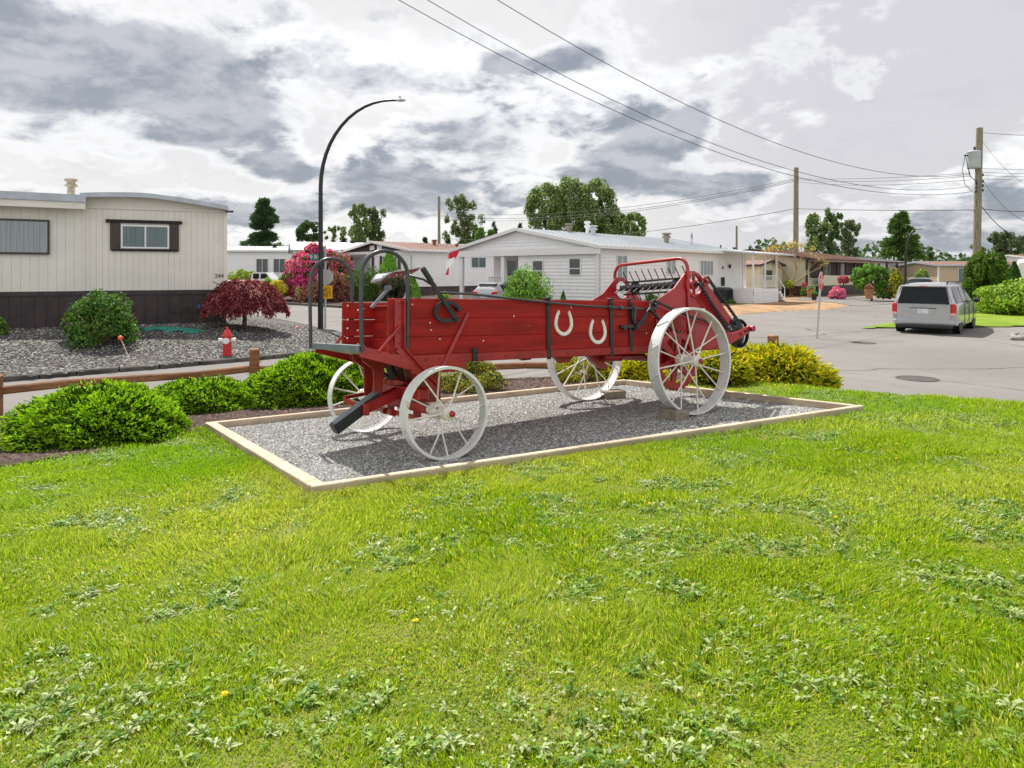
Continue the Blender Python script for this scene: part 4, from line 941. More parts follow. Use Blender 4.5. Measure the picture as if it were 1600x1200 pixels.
def vent(par, x, y, z, r=.14, h=.4, name='roof_vent', m2=steel):
    m = MB(); m.lathe([(r*.7, 0), (r*.7, h*.5), (r*1.25, h*.55), (r*1.25, h*.7), (r*.8, h*.72), (r*.8, h*.82), (r*1.3, h*.86), (r*1.3, h), (0, h*1.03)], (x, y, z), n=14, smooth=False); return m.build(name, m2, par)
# --- left cream mobile home (address 244)
c = Vector((-12.1, 19.3)); az1 = R(24.5)
hm = thing('mobile_home', 'cream mobile home with dark brown skirting and a shuttered window at left edge', 'mobile home', (c.x, c.y, .60), az1, 'mobile homes')
Lh, Wh = 3.68, 14.0; Hs, He = 1.0, 3.40
m = MB(); vgroove(m, (0, 0, 0), (Lh, 0, 0), Hs, He+.02, .155); vgroove(m, (Lh, 0, 0), (Lh, Wh, 0), Hs, He, .155); vgroove(m, (Lh, Wh, 0), (0, Wh, 0), Hs, He, .3); m.build('wall', cream, hm)
# bowed roof end
bow = lambda x: He+.34-.27*max(0, (x-1.5)/2.2)**1.35-.07*max(0, (1.5-x)/1.5)**2
m = MB(); xs = [i*Lh/14 for i in range(15)]; m.add([p for x in xs for p in ((x, .0, He), (x, .0, bow(x)+.02))], [(2*i, 2*i+2, 2*i+3, 2*i+1) for i in range(14)]); m.build('gable', cream, hm)
m = MB(); xs = [-.05+i*(Lh+.12)/20 for i in range(21)]
for (y0, y1, z0, z1) in ((-.32, Wh+.3, .0, .05),): 
    vs = [p for x in xs for p in ((x, y0, bow(x)+z0), (x, y1, bow(x)+z0), (x, y1, bow(x)+z1), (x, y0, bow(x)+z1))]
    m.add(vs, [(4*i+k, 4*i+(k+1) % 4, 4*i+4+(k+1) % 4, 4*i+4+k) for i in range(20) for k in range(4)]); m.add(vs[:4], [(0, 1, 2, 3)]); m.add(vs[-4:], [(3, 2, 1, 0)])
m.build('roof', roofw, hm)
m = MB(); vs = [p for x in xs for p in ((x, -.34, bow(x)-.06), (x, -.36, bow(x)-.06), (x, -.36, bow(x)+.07), (x, -.34, bow(x)+.07))]
m.add(vs, [(4*i+k, 4*i+4+k, 4*i+4+(k+1) % 4, 4*i+(k+1) % 4) for i in range(20) for k in range(4)])
m.box((Lh+.06, Wh/2, bow(Lh+.05)-.02), (.05, Wh+.6, .12)); m.build('fascia', fascia, hm)
m = MB(); m.box((Lh+.12, -.2, He-.03), (.22, .16, .05)); m.build('gutter', brownt, hm)
m = MB(); m.box((Lh+.01, -.01, (Hs+He)/2), (.10, .10, He-Hs)); m.box((0, -.005, (Hs+He)/2), (.06, .05, He-Hs)); m.box((Lh/2, -.02, He-.02), (Lh, .03, .07)); m.build('corner_trim', cream, hm)
m = MB(); vgroove(m, (0, -.03, 0), (Lh+.03, -.03, 0), -.3, Hs-.1, .3); m.box((Lh/2+.02, -.03, Hs-.06), (Lh+.06, .06, .13)); m.box((Lh/2, Wh/2, Hs/2-.16), (Lh, Wh, Hs+.3)); m.build('skirt', brown, hm)
for x in (2.35, 2.78):
    m = MB()
    for k in range(3): m.box((x, -.055, .36+.05*k), (.34, .02, .035))
    m.build('skirt_vent', brownt, hm)
wx = .92
win = window(hm, (0, 0, 0), (1, 0, 0), wx, 2.22, 1.24, .68, gl=dcurt, fw=.045)
for x in (wx-.15, wx+1.24+.13): MB().box((x, -.035, 2.555), (.25, .045, .80), bev=.006).build('shutter', brownt, hm); m = MB(); m.box((wx+.60, -.045, 3.0), (1.96, .07, .09)); m.box((wx+.62, -.04, 2.17), (1.7, .05, .06)); m.build('window_trim', brownt, hm)
text('lettering', '244', .17, letb, hm, (3.52, -.022, 1.42), (R(90), 0, 0))
m = MB(); m.tube([(2.62, -.03, .50), (2.62, -.15, .50), (2.62, -.17, .42)], .03, 8); m.build('hose_tap', blk2, hm)
m = MB(); m.box((2.96, -.08, .50), (.07, .06, .12), bev=.01); m.build('tap_cover', mat('blue_plastic', (.05, .12, .45), .4), hm)
vent(hm, 2.2, 1.5, bow(2.2)+.03, .05, .12)
# left addition of the same home
u2 = Vector((-.86, -.51)).normalized(); e0 = Vector((0, -.02))
rot = math.atan2(u2.y, u2.x)-az1
ad = thing('house_annex', 'cream annex wall with a wide curtained window at the far left edge', 'annex', (c.x, c.y, .60), math.atan2(u2.y, u2.x)+math.pi, 'mobile homes')
m = MB(); vgroove(m, (-9, 0, 0), (-.02, 0, 0), Hs, He-.08, .205); m.build('wall', cream2, ad)
m = MB(); m.add([(-9, 0, Hs), (-9, 6, Hs), (-9, 6, He), (-9, 0, He)], [(0, 1, 2, 3)]); m.box((-4.5, 3.3, 1.7), (8.9, 6.4, 2.7)); m.build('inner_wall', cream2, ad)
m = MB(); vgroove(m, (-9, -.03, 0), (-.02, -.03, 0), -.4, Hs-.1, .28); m.box((-4.5, -.03, Hs-.06), (9, .06, .12)); m.build('skirt', brown, ad)
m = MB(); m.prism([(-.45, He+.06), (-.45, He+.22), (3, He+.42), (6.6, He+.40), (6.6, He+.2), (.1, He-.02)], -9.3, .06, 'X'); m.build('roof', roofw, ad)
m = MB(); m.box((-4.6, -.47, He+.17), (9.3, .05, .20)); m.build('fascia', fascia, ad); m = MB(); m.box((-4.6, -.42, He-.02), (9.3, .05, .2)); m.build('lower_fascia', cream, ad)
window(ad, (-9, 0, 0), (1, 0, 0), 9-3.2, 2.02, 2.4, .95, gl=curt, fr_=brownt, fw=.05, divs=2)
m = MB(); m.lathe([(.10, -.1), (.10, .22), (.16, .24), (.16, .30), (.11, .31), (.11, .38), (.17, .40), (.17, .46), (0, .48)], (-.35, 1.2, He+.42), n=18, smooth=False); m.build('roof_vent', mat('rusty_vent', (.42, .36, .26), .6, var=.3, vs=8), ad)
# --- white house with carport gable (centre)
U = math.atan2(.722, .692)
h5, H5, pk5 = house('mobile_home', 'long white mobile home with a broad carport gable and metal roof in the centre', 'mobile home', (4.5, 36.2), U, 17.2, 11.2, .08, 3.52, .195, white, roofw, .0, .35, nogable=True, fas=whitet, open_=3.4)
ux = Vector((1, 0, 0))
# gable front closed only on the right half; the rest is an open carport
m = MB(); laps(m, (0, 5.7, 0), (0, 0, 0), 0, H5); laps(m, (3.4, 11.2, 0), (3.4, 5.7, 0), 0, H5); laps(m, (3.4, 5.7, 0), (0, 5.7, 0), 0, H5); m.build('front_wall', white, h5)
m = MB(); m.box((-.22, 5.6, H5-.22), (.12, 11.9, .34)); m.box((-.1, 5.6, H5-.03), (.35, 11.7, .04)); m.build('carport_beam', whitet, h5)
for y in (6.9, 10.6): m = MB(); m.box((-.05, y, (H5-.3)/2), (.16, .28, H5-.3)); m.build('carport_post', whitet, h5)
window(h5, (0, 5.7, 0), (0, -1, 0), 1.15, 1.75, .82, 1.02, 'hung', gl=glassm, fr_=whitet); window(h5, (0, 5.7, 0), (0, -1, 0), 3.85, 1.9, .82, .95, 'hung', gl=glassm)
dr_ = window(h5, (3.4, 11.2, 0), (0, -1, 0), 1.3, .9, .9, 2.0, 'hung', name='door', gl=glassm)
m = MB(); m.box((2.8, 9.2, .45), (1.2, 2.6, .9)); m.build('steps', white, h5)
m = MB()
for k in range(11): m.box((2.25, 7.95+.25*k, 1.3), (.04, .05, .85))
m.box((2.25, 9.2, 1.74), (.07, 2.6, .07)); m.box((2.25, 9.2, .98), (.06, 2.6, .05)); m.build('railing', whitet, h5)
# long side windows, measured along the wall
for (t_, z, w_, h, dv, gl) in ((1.75, 1.75, 1.0, 1.35, 2, curt), (6.9, 2.0, 1.05, .95, 2, curt), (11.0, 1.95, 1.75, 1.0, 4, curt)):
    window(h5, (0, 0, 0), (1, 0, 0), t_, z-.08, w_, h, divs=dv, gl=gl)
m = MB(); m.box((14.1, -.03, 1.95), (.9, .05, 2.05)); dr_ = m.build('door', whitet, h5); m = MB(); m.lathe([(0, -.01), (.12, -.01), (.12, 0)], (14.1, -.06, 2.4), 'Y', 16); m.box((14.1, -.06, 1.45), (.55, .02, .6)); m.build('door_glass', glassm, dr_)
m = MB(); m.lathe([(0, 0), (.07, .02), (.09, .22), (.03, .3), (0, .32)], (15.0, -.14, 2.35), n=10); m.box((15.0, -.06, 2.5), (.05, .12, .05)); m.build('wall_lamp', blk2, h5)
# porch at the far end with steps and rail
m = MB(); laps(m, (14.6, -2.4, 0), (17.6, -2.4, 0), 0, .95); laps(m, (13.7, -2.4, 0), (14.6, -2.4, 0), 0, .95); laps(m, (13.7, 0, 0), (13.7, -2.4, 0), 0, .95); m.box((15.6, -1.2, .93), (3.9, 2.4, .08)); m.build('porch', white, h5)
for k in range(4): MB().box((17.9+.27*k, -1.9, .80-.22*k-.1), (.30, 1.1, .22)).build('step', white, h5)
for x, y in ((13.75, -2.35), (15.6, -2.35), (17.45, -2.35), (17.45, -.1)): MB().box((x, y, 2.2), (.1, .1, 2.5)).build('porch_post', whitet, h5)
m = MB()
m.box((15.6, -2.35, 1.85), (3.7, .05, .05)); m.box((15.6, -2.35, 1.15), (3.7, .04, .04))
for k in range(22): m.box((13.85+.17*k, -2.35, 1.5), (.022, .022, .7))
m.build('railing', whitet, h5); m = MB(); m.bar((17.5, -2.35, 1.85), (18.9, -2.35, .95), .04, .04); m.box((18.85, -2.35, .45), (.04, .04, .9)); m.build('stair_rail', whitet, h5)
m = MB(); m.add([(13.4, .3, H5+.12), (13.4, -2.9, H5-.20), (19.2, -2.9, H5-.20), (19.2, .3, H5+.12), (13.4, .3, H5+.22), (13.4, -2.9, H5-.10), (19.2, -2.9, H5-.10), (19.2, .3, H5+.22)], [(0, 3, 2, 1), (4, 5, 6, 7), (1, 2, 6, 5), (2, 3, 7, 6), (0, 1, 5, 4)]); m.build('porch_roof', roofw, h5)
m = MB(); m.tube([(.15, -.12, .1), (.15, -.12, H5-.45), (-.1, -.35, H5-.1), (-.1, -.38, H5)], .045, 8); m.build('downpipe', whitet, h5)
m = MB(); m.box((8.6, -.37, H5-.04), (17.6, .12, .13)); m.build('gutter', whitet, h5)
rv = lambda x, y: (x, y, H5+.13+(y if y < 5.6 else 11.2-y)*.195)
for x, y, r, h, mm in ((4.2, 5.3, .2, .6, conc), (5.7, 5.0, .16, .85, whitet), (6.3, 5.0, .22, .62, roofw), (11.3, 2.6, .24, .72, conc), (.8, 5.3, .07, .25, roofw), (16.3, 1.2, .05, .28, blk2)):
    vent(h5, *rv(x, y)[:2], rv(x, y)[2]-.05, r, h, m2=mm)
m = MB(); m.lathe([(0, .10), (.22, .06), (.38, .0)], (0, 0, 0), 'Y', 24); m.tube([(0, .0, -.5), (0, .05, 0)], .03, 8); dsh = m.build('satellite_dish', steel, h5, rv(14.0, 2.2)[:2]+(rv(14, 2.2)[2]+.5,)); dsh.rotation_euler = (0, 0, .7)
ac = thing('air_conditioner', 'dark grey air conditioning unit against the white wall beside the porch', 'air conditioner', tuple((Matrix.Rotation(U, 3, 'Z') @ Vector((12.75, -.75, 0))+Vector((4.5, 36.2, .1)))), U)
m = MB(); m.box((0, 0, .55), (1.05, .9, 1.0), bev=.08); m.build('casing', acm, ac); m = MB()
for k in range(16): m.box((-.48+.064*k, -.46, .52), (.02, .02, .8))
for k in range(12): m.box((-.54, -.4+.07*k, .52), (.02, .02, .8))
m.build('grille', blk2, ac); MB().lathe([(0, 1.08), (.38, 1.08), (.42, 1.05)], n=20).build('fan_cover', blk2, ac)
# windsock hanging from the carport
tp = at(713, 392, 30.5); t = thing('windsock', 'red and white fish shaped windsock hanging by the carport corner', 'windsock', tp)
def sock(z0, z1, r0, r1, x0, x1, mm, nm):
    m = MB(); n = 16; vs = []
    for k in range(4):
        f = k/3; r = r0+(r1-r0)*f
        for j in range(n): a = 2*math.pi*j/n; vs.append((x0+(x1-x0)*f+r*math.cos(a), r*.45*math.sin(a), z0+(z1-z0)*f+.10*math.cos(a)*(1-f)))
    m.add(vs, [(k*n+j, k*n+(j+1) % n, (k+1)*n+(j+1) % n, (k+1)*n+j) for k in range(3) for j in range(n)], True); return m.build(nm, mm, t)
a_ = sock(-.02, -.34, .26, .17, -.08, -.20, flagr, 'mouth'); sock(-.34, -.76, .20, .09, -.20, -.36, flagw, 'body'); sock(-.76, -1.08, .05, .07, -.36, -.42, flagr, 'tail')
m = MB(); m.tube([(-.30, 0, -.06), (0, 0, .15), (.18, 0, .06)], .006, 5); m.tube([(0, 0, .15), (.02, .2, .45)], .006, 5); m.build('cord', wirem, t)
# --- brown gabled house left of centre
h4, H4, p4 = house('mobile_home', 'white mobile home with a dark brown gable and brown metal roof', 'mobile home', (-7.85, 52), U, 15, 8.6, .45, 3.88, .155, white, roofb, .62, .45, gable=dwood, skirtm=mat('slate_skirt', (.07, .05, .05), .7, var=.4, vs=4), fas=whitet)
window(h4, (0, 8.6, 0), (0, -1, 0), 1.1, 1.3, 2.6, 1.7, fr_=whitet, gl=curt, divs=3); window(h4, (0, 8.6, 0), (0, -1, 0), 5.3, 1.3, 1.9, 1.7, fr_=whitet, gl=glassm)
for y in (8.6-.85, 8.6-3.95, 8.6-5.05, 8.6-7.45): MB().box((-.04, y, 2.15), (.05, .33, 1.75)).build('shutter', brownt, h4)
m = MB(); m.box((-.03, 4.0, H4-.22), (.05, 8.4, .4)); m.build('frieze', whitet, h4)
for y in (4.75, 3.75): m = MB(); m.box((-.05, y, H4+.28), (.05, .62, .36)); m.build('gable_vent', whitet, h4)
m = MB(); m.tube([(.2, -.1, .7), (.2, -.1, H4-.5), (-.2, -.4, H4-.1)], .05, 8); m.build('downpipe', whitet, h4)
window(h4, (0, 0, 0), (1, 0, 0), 6.4, 2.1, 1.7, .9, gl=dcurt)
vent(h4, 5, 3.0, H4+.55, .2, .5, m2=mat('rust', (.25, .09, .05), .8)); vent(h4, 7, 2.4, H4+.45, .14, .3, m2=mat('rust', (.25, .09, .05), .8))
# --- tan gable house with bay window
h3, H3, p3 = house('mobile_home', 'mobile home with a small taupe gable, olive corner and bright white metal roof', 'mobile home', (-18.2, 57.5), R(20), 17, 5.6, .5, 4.05, .25, white, roofw, .7, .4, gable=greyw, skirtm=greyw, fas=greyw)
window(h3, (0, 5.6, 0), (0, -1, 0), .5, 1.3, 1.2, 2.0, gl=dcurt, divs=2); window(h3, (0, 5.6, 0), (0, -1, 0), 2.4, 1.0, 2.7, 2.3, gl=curt, divs=2)
m = MB(); m.box((-.07, 5.35, 1.9), (.08, .9, 2.6)); m.build('olive_panel', ygreen, h3); m = MB(); m.box((-.25, 3.7, 1.0), (.4, 3.2, .25)); m.build('flower_box', ygreen, h3)
window(h3, (0, 0, 0), (1, 0, 0), 1.0, 1.5, 1.6, 1.6, gl=curt); window(h3, (0, 0, 0), (1, 0, 0), 9, 1.5, 1.6, 1.4, gl=dcurt)
m = MB(); m.box((8.5, -2.0, H3-.45), (13.5, 3.6, .1)); m.build('carport_roof', greyw, h3); vent(h3, 5, 2.8, H3+.7, .2, .3, m2=blk2)
# --- far left white house
h1, H1, p1 = house('mobile_home', 'far white mobile home with twin dark windows beyond the side road at left', 'mobile home', (-34, 64), R(2), 17, 6, .45, 4.2, .14, white, roofw, .6, .3, skirtm=white)
window(h1, (0, 0, 0), (1, 0, 0), 9.9, 1.7, 1.15, 1.35, gl=glassm); window(h1, (0, 0, 0), (1, 0, 0), 11.5, 1.7, 1.15, 1.35, gl=glassm); vent(h1, 11, 2, H1+.4, .25, .25, m2=blk2)
m = MB(); m.add([(14.2, -3.5, 3.35), (19.5, -3.5, 3.35), (19.5, 0, 3.65), (14.2, 0, 3.65)], [(0, 1, 2, 3)]); cp_ = m.build('carport_roof', greyw, h1); sd = cp_.modifiers.new('t', 'SOLIDIFY'); sd.thickness = .12
m = MB(); m.tube([(16.6, -3.3, 0), (16.6, -3.3, 3.3)], .06, 8); m.tube([(14.4, -3.4, 3.3), (15.8, -3.35, 2.9), (16.4, -3.3, 2.4), (16.5, -3.3, 0)], .04, 8); m.build('carport_post', whitet, h1)
# --- cream house at right with the dark porch
h6, H6, p6 = house('mobile_home', 'pale yellow mobile home with brown roof and deep dark porch at right', 'mobile home', (25.3, 58.6), U, 15.5, 9.6, .15, 3.35, .17, pyel, roofb, .85, .5, trim=brownt, fas=brownt)
m = MB(); m.box((7.6, -.06, 2.25), (14.0, .08, 1.35)); m.build('porch_recess', dwood, h6)  # flat dark panel painted in place of the shade inside the porch
m = MB(); laps(m, (1.1, -.9, 0), (15.6, -.9, 0), .95, 1.75); m.box((8.3, -.45, .9), (14.5, .9, .1)); m.build('porch_wall', pyel, h6)
m = MB(); m.box((8.3, -.5, .42), (14.5, .8, .9)); m.build('porch_skirt', brown, h6)
for x in (1.3, 4.9, 7.2, 9.6, 12.0, 15.2): MB().box((x, -.85, 2.35), (.16, .16, 1.3)).build('porch_post', brownt, h6)
m = MB(); m.box((8, -.9, 3.0), (16, .9, .10)); m.build('porch_roof', roofb, h6)
window(h6, (0, 0, 0), (1, 0, 0), 8.0, 1.7, 1.2, 1.15, gl=curt, d=.1); window(h6, (0, 0, 0), (1, 0, 0), 3.2, 1.75, 1.9, 1.1, gl=glassm, d=.1)
vent(h6, 1.5, 7.3, H6+.45, .13, .75, m2=brownt)
pf_ = at(1234, 418, 60)
sh, Hsh, ps = house('garden_shed', 'small pale yellow lean-to with red brown roof beside the white porch', 'shed', (23.4, 59.4), U+R(90), 7, 4.5, .2, 2.75, .16, pyel, roofb, .5, .3, trim=pyel, fas=brownt, group=None)
window(sh, (0, 4.5, 0), (0, -1, 0), .9, 1.35, 1.6, .8, gl=glassm, divs=3, fr_=brownt)
# --- further houses on the right
h7, H7, p7 = house('mobile_home', 'grey roofed white mobile home behind the round green tree', 'mobile home', (39, 75), U, 16, 8, .1, 3.4, .14, white, roofg, .6, .5, trim=brownt, fas=brownt)
for x in (1, 4, 8, 12): MB().box((x, -.9, 1.9), (.2, .2, 2.8)).build('porch_post', brownt, h7)
window(h7, (0, 0, 0), (1, 0, 0), 2, 1.4, 1.5, 1.3, gl=glassm); window(h7, (0, 0, 0), (1, 0, 0), 6, 1.4, 2, 1.3, gl=glassm)
h8, H8, p8 = house('mobile_home', 'low tan mobile home with orange brown roof left of the big dark hedge', 'mobile home', (46.5, 74.5), R(3), 14, 7, .1, 2.95, .10, tanw, roofb, .5, .35, fas=fascia)
for x in (2.2, 4.2): window(h8, (0, 0, 0), (1, 0, 0), x, .9, 1.7, 1.7, gl=dcurt)
m = MB(); m.box((8.2, -1.0, .8), (2.6, 1.8, .12)); m.bar((7.0, -1.8, .2), (8.0, -1.8, 1.9), .1, .1); m.bar((9.4, -1.8, 1.9), (10.4, -1.8, .2), .1, .1); m.box((8.7, -1.8, 1.5), (1.6, .05, .8)); m.build('porch', whitet, h8)
h9, H9, p9 = house('mobile_home', 'white and brown mobile home roof just visible over the hedge top at far right', 'mobile home', (66, 86), R(12), 9, 7, .1, 3.9, .14, white, roofb, .5, .35, fas=whitet)
window(h9, (0, 0, 0), (1, 0, 0), 2, 1.6, 1.5, 1.2, gl=glassm)
h10, H10, p10 = house('mobile_home', 'distant pale mobile home far down the road at right', 'mobile home', (58, 105), R(5), 20, 7, .1, 3.4, .14, cream, roofg, .5, .3)
window(h10, (0, 0, 0), (1, 0, 0), 2, 1.6, 1.5, 1.2, gl=glassm)
h11, H11, p11 = house('mobile_home', 'far low white roofed mobile home behind the street lamp and sign at right', 'mobile home', (50, 92), R(80), 16, 7, .1, 3.3, .12, white, roofw, .5, .3)
window(h11, (0, 7, 0), (0, -1, 0), 2, 1.4, 1.5, 1.2, gl=glassm)
# motorhome at the right edge
p = at(1618, 430, 46); rvh = thing('motorhome', 'white motorhome nose showing at the right edge behind the hedges', 'motorhome', (p.x, p.y, 0), R(38))
def loft(mb, st, smooth=False):
    """st: list of (x, [(y,z)...]) half sections mirrored in y"""
    n = len(st[0][1]); rings = []
    for x, pr in st: rings += [(x, -y, z) for y, z in pr]+[(x, y, z) for y, z in pr[::-1]]
    k = 2*n; fs = [(i*k+j, i*k+(j+1) % k, (i+1)*k+(j+1) % k, (i+1)*k+j) for i in range(len(st)-1) for j in range(k)]
    fs += [tuple(range(k))[::-1], tuple(range((len(st)-1)*k, len(st)*k))]; mb.add(rings, fs, smooth)
sec = lambda w_, z0, z1: [(w_*.9, z0), (w_, z0+.2), (w_, z1-.35), (w_*.9, z1-.08), (w_*.5, z1)]
m = MB(); loft(m, [(0, sec(1.0, .6, 2.9)), (.25, sec(1.15, .45, 3.1)), (.8, sec(1.2, .4, 3.15)), (8, sec(1.2, .4, 3.15))]); m.build('body', wpaint, rvh)
m = MB(); m.box((.1, 0, 1.95), (.12, 2.05, 1.1), bev=.05); m.box((1.3, -1.2, 1.95), (1.0, .03, .9)); m.build('windscreen', dcurt, rvh)
m = MB(); m.box((.6, -1.4, 2.1), (.15, .2, .4), bev=.03); m.box((.6, -1.25, 2.3), (.06, .3, .06)); m.build('mirror', blk2, rvh)
for y in (-1, 1):
    m = MB(); m.lathe([(0, -.12), (.32, -.12), (.40, -.08), (.40, .08), (.32, .12), (0, .12)], (1.6, y, .40), 'Y', 20); m.build('wheel', rubber, rvh)
# ------------------------------------------------------------ vehicles
def carwheel(par, x, y, r, s, w_=.22, rimm=steel):
    m = MB(); m.lathe([(r*.62, -w_/2), (r*.9, -w_/2), (r, -w_*.36), (r, w_*.36), (r*.9, w_/2), (r*.62, w_/2)], (x, y, r), 'Y', 32, True, True); wh_ = m.build('wheel', rubber, par)
    m = MB(); yy = y+s*w_*.38; m.lathe([(0, s*.0), (r*.14, s*.01), (r*.18, -s*.02)], (x, yy, r), 'Y', 16)
    for k in range(10): a = 2*math.pi*k/10; m.bar((x+r*.1*math.cos(a), yy, r+r*.1*math.sin(a)), (x+r*.6*math.cos(a), yy-s*.01, r+r*.6*math.sin(a)), .03, .05, up=(-math.sin(a), 0, math.cos(a)))
    m.lathe([(r*.56, s*.01), (r*.64, s*.015), (r*.64, -s*.08), (r*.56, -s*.08)], (x, yy, r), 'Y', 28, False, True); m.build('rim', rimm, wh_)
    m = MB(); m.lathe([(0, 0), (r*.6, 0)], (x, yy-s*.06, r), 'Y', 20); m.build('brake', blk2, wh_)
def vehicle(name, label, loc, rz, st, paint, wheels, r, glass, group=None):
    """st rows: x, zb, zbelt, ztop, w (body half width), wr (roof half width)"""
    t = thing(name, label, 'car' if name != 'minivan' else 'minivan', loc, rz, group)
    rows = []
    for x, zb, zl, zt, w_, wr in st:
        k = max(0.0, zt-zl)
        rows.append((x, [(w_*.80, zb), (w_*.96, zb+.06), (w_, zb+.28), (w_*.992, (zb+zl)/2+.12), (w_*.965, zl-.03), (w_*.95, zl), (wr+(w_*.93-wr)*.12, zt-k*.13 if k > .05 else zt), (wr*.90, zt-.015), (wr*.5, zt+.012)]))
    m = MB(); loft(m, rows, True); b = m.build('body', paint, t)
    mod = b.modifiers.new('bev', 'EDGE_SPLIT'); mod.split_angle = R(38)
    for nm, spec_ in glass:   # side glass: quads on the side between belt and roof at (x0,x1)
        for s in (-1, 1):
            m = MB(); vs = []
            n = 6
            for i in range(n+1):
                x = spec_[0]+(spec_[1]-spec_[0])*i/n
                for j in range(len(rows)-1):
                    if rows[j][0] <= x <= rows[j+1][0]: break
                f = (x-rows[j][0])/(rows[j+1][0]-rows[j][0]); g = lambda q: [rows[j][1][q][c_]+(rows[j+1][1][q][c_]-rows[j][1][q][c_])*f for c_ in (0, 1)]
                lo, hi = g(5), g(6); 
                sk = spec_[2] if len(spec_) > 2 else 0
                for fz in (.06, .96): vs.append((x, s*(lo[0]+(hi[0]-lo[0])*fz+.012), lo[1]+(hi[1]-lo[1])*fz))
            fs = [(2*i, 2*i+2, 2*i+3, 2*i+1) for i in range(n)]
            if s > 0: fs = [f[::-1] for f in fs]
            m.add(vs, fs); m.build(nm, cglass, t)
    for x, y in wheels:
        carwheel(t, x, y, r, 1 if y > 0 else -1)
        m = MB(); m.lathe([(0, 0), (r+.07, 0)], (x, y+(.118 if y > 0 else -.118), r+.02), 'Y', 28); m.build('wheel_arch', plastic, t)
    return t
yw = R(90-41)
pr_ = gp(1496, 524.5); ca, sa = math.cos(yw), math.sin(yw)
W0 = 1.0
# rear right bottom corner (y=-1) sits at pr_
org = (pr_.x-(-W0)*(-sa)*1.0, pr_.y-(-W0)*ca, 0); 
vs_ = [(0.0, .42, .98, 1.18, .90, .70), (.06, .30, 1.0, 1.40, .96, .68), (.22, .25, 1.02, 1.70, .985, .66), (.5, .24, 1.03, 1.745, 1.0, .68), (1.2, .22, 1.03, 1.765, 1.0, .70), (2.6, .22, 1.02, 1.76, 1.0, .70), (3.2, .22, 1.02, 1.70, 1.0, .68), (3.55, .22, 1.03, 1.55, 1.0, .70), (4.15, .22, 1.04, 1.06, 1.0, .86), (4.6, .24, .98, 1.0, .98, .84), (5.0, .28, .80, .86, .92, .78), (5.12, .36, .66, .72, .80, .66)]
van = vehicle('minivan', 'silver minivan parked on the road seen from behind', (org[0], org[1], 0), yw, vs_, vpaint, [(.95, -.86), (.95, .86), (4.03, -.86), (4.03, .86)], .335, [('side_window', (.32, 1.55)), ('side_window', (1.66, 2.55)), ('side_window', (2.66, 3.75))])
m = MB(); m.add([(-.075, -.78, 1.05), (-.075, .78, 1.05), (.06, .66, 1.60), (.06, -.66, 1.60), (.06, -.80, 1.03), (.06, .80, 1.03), (.2, .68, 1.58), (.2, -.68, 1.58)], [(0, 3, 2, 1), (0, 4, 7, 3), (1, 2, 6, 5), (2, 3, 7, 6), (0, 1, 5, 4)]); m.build('rear_window', cglass, van)
m = MB(); m.add([(.02, -.86, 1.0), (.10, -.70, 1.64), (.06, -.93, 1.0), (.14, -.78, 1.64)], [(0, 1, 3, 2)]); m.build('pillar', vpaint, van); m = MB(); m.add([(.02, .86, 1.0), (.10, .70, 1.64), (.06, .93, 1.0), (.14, .78, 1.64)], [(0, 2, 3, 1)]); m.build('pillar', vpaint, van)
m = MB(); m.box((.14, 0, 1.655), (.36, 1.42, .07), bev=.03); m.build('spoiler', vpaint, van); m = MB(); m.box((-.045, 0, 1.655), (.02, .26, .025)); m.build('brake_light', tailr, van)
m = MB(); m.add([(-.035, -.80, .52), (-.035, .80, .52), (-.03, .80, 1.02), (-.03, -.80, 1.02), (.1, -.80, .52), (.1, .80, .52), (.1, .80, 1.02), (.1, -.80, 1.02)], [(0, 3, 2, 1), (2, 3, 7, 6), (0, 1, 5, 4), (0, 4, 7, 3), (1, 2, 6, 5)])
m.box((-.045, 0, .96), (.02, 1.5, .02)); m.build('tailgate', vpaint, van)
for y in (-.88, .88):
    m = MB(); m.box((.055, y, .86), (.20, .17, .40), bev=.04); tl_ = m.build('tail_light', tailr, van); m = MB(); m.box((.045, y, .70), (.205, .155, .10), bev=.02); m.build('reverse_light', taila, tl_)
m = MB(); m.box((-.04, 0, .80), (.012, .72, .20)); m.build('plate_recess', vpaint, van); m = MB(); m.box((-.045, 0, .895), (.03, .78, .022)); m.build('plate_trim', plastic, van)
m = MB(); m.box((-.052, 0, .79), (.01, .34, .17), bev=.004); pl = m.build('license_plate', mat('plate_white', (.62, .64, .70), .4), van); 
m = MB(); m.box((.0, 0, .42), (.24, 1.86, .22), bev=.07); m.build('bumper', vpaint, van); m = MB(); m.box((.06, 0, .27), (.25, 1.66, .14), bev=.03); m.build('lower_bumper', plastic, van)
for y in (-.62, .62): m = MB(); m.tube([(.6, y, 1.80), (3.0, y, 1.79)], .02, 8); m.box((.6, y, 1.77), (.1, .04, .06)); m.box((3.0, y, 1.77), (.1, .04, .06)); m.build('roof_rail', plastic, van)
m = MB(); m.box((3.55, -1.12, 1.10), (.12, .20, .16), bev=.04); m.bar((3.55, -.95, 1.06), (3.55, -1.06, 1.08), .05, .04); m.build('mirror', plastic, van); m = MB(); m.box((3.55, 1.12, 1.10), (.12, .20, .16), bev=.04); m.build('mirror', plastic, van)
for x0 in (1.62, 2.62, 3.68):
    m = MB(); m.box((x0, -1.0, .66), (.008, .02, .72)); m.build('door_seam', plastic, van)
for x in (1.8, 2.9): m = MB(); m.box((x, -1.005, .93), (.22, .03, .035), bev=.01); m.build('door_handle', vpaint, van)
m = MB(); m.bar((-.03, .0, 1.06), (.0, -.35, 1.12), .012, .02); m.build('wiper', plastic, van)
m = MB(); m.box((2.5, 0, .24), (4.4, 1.7, .06)); m.build('underbody', blk2, van)
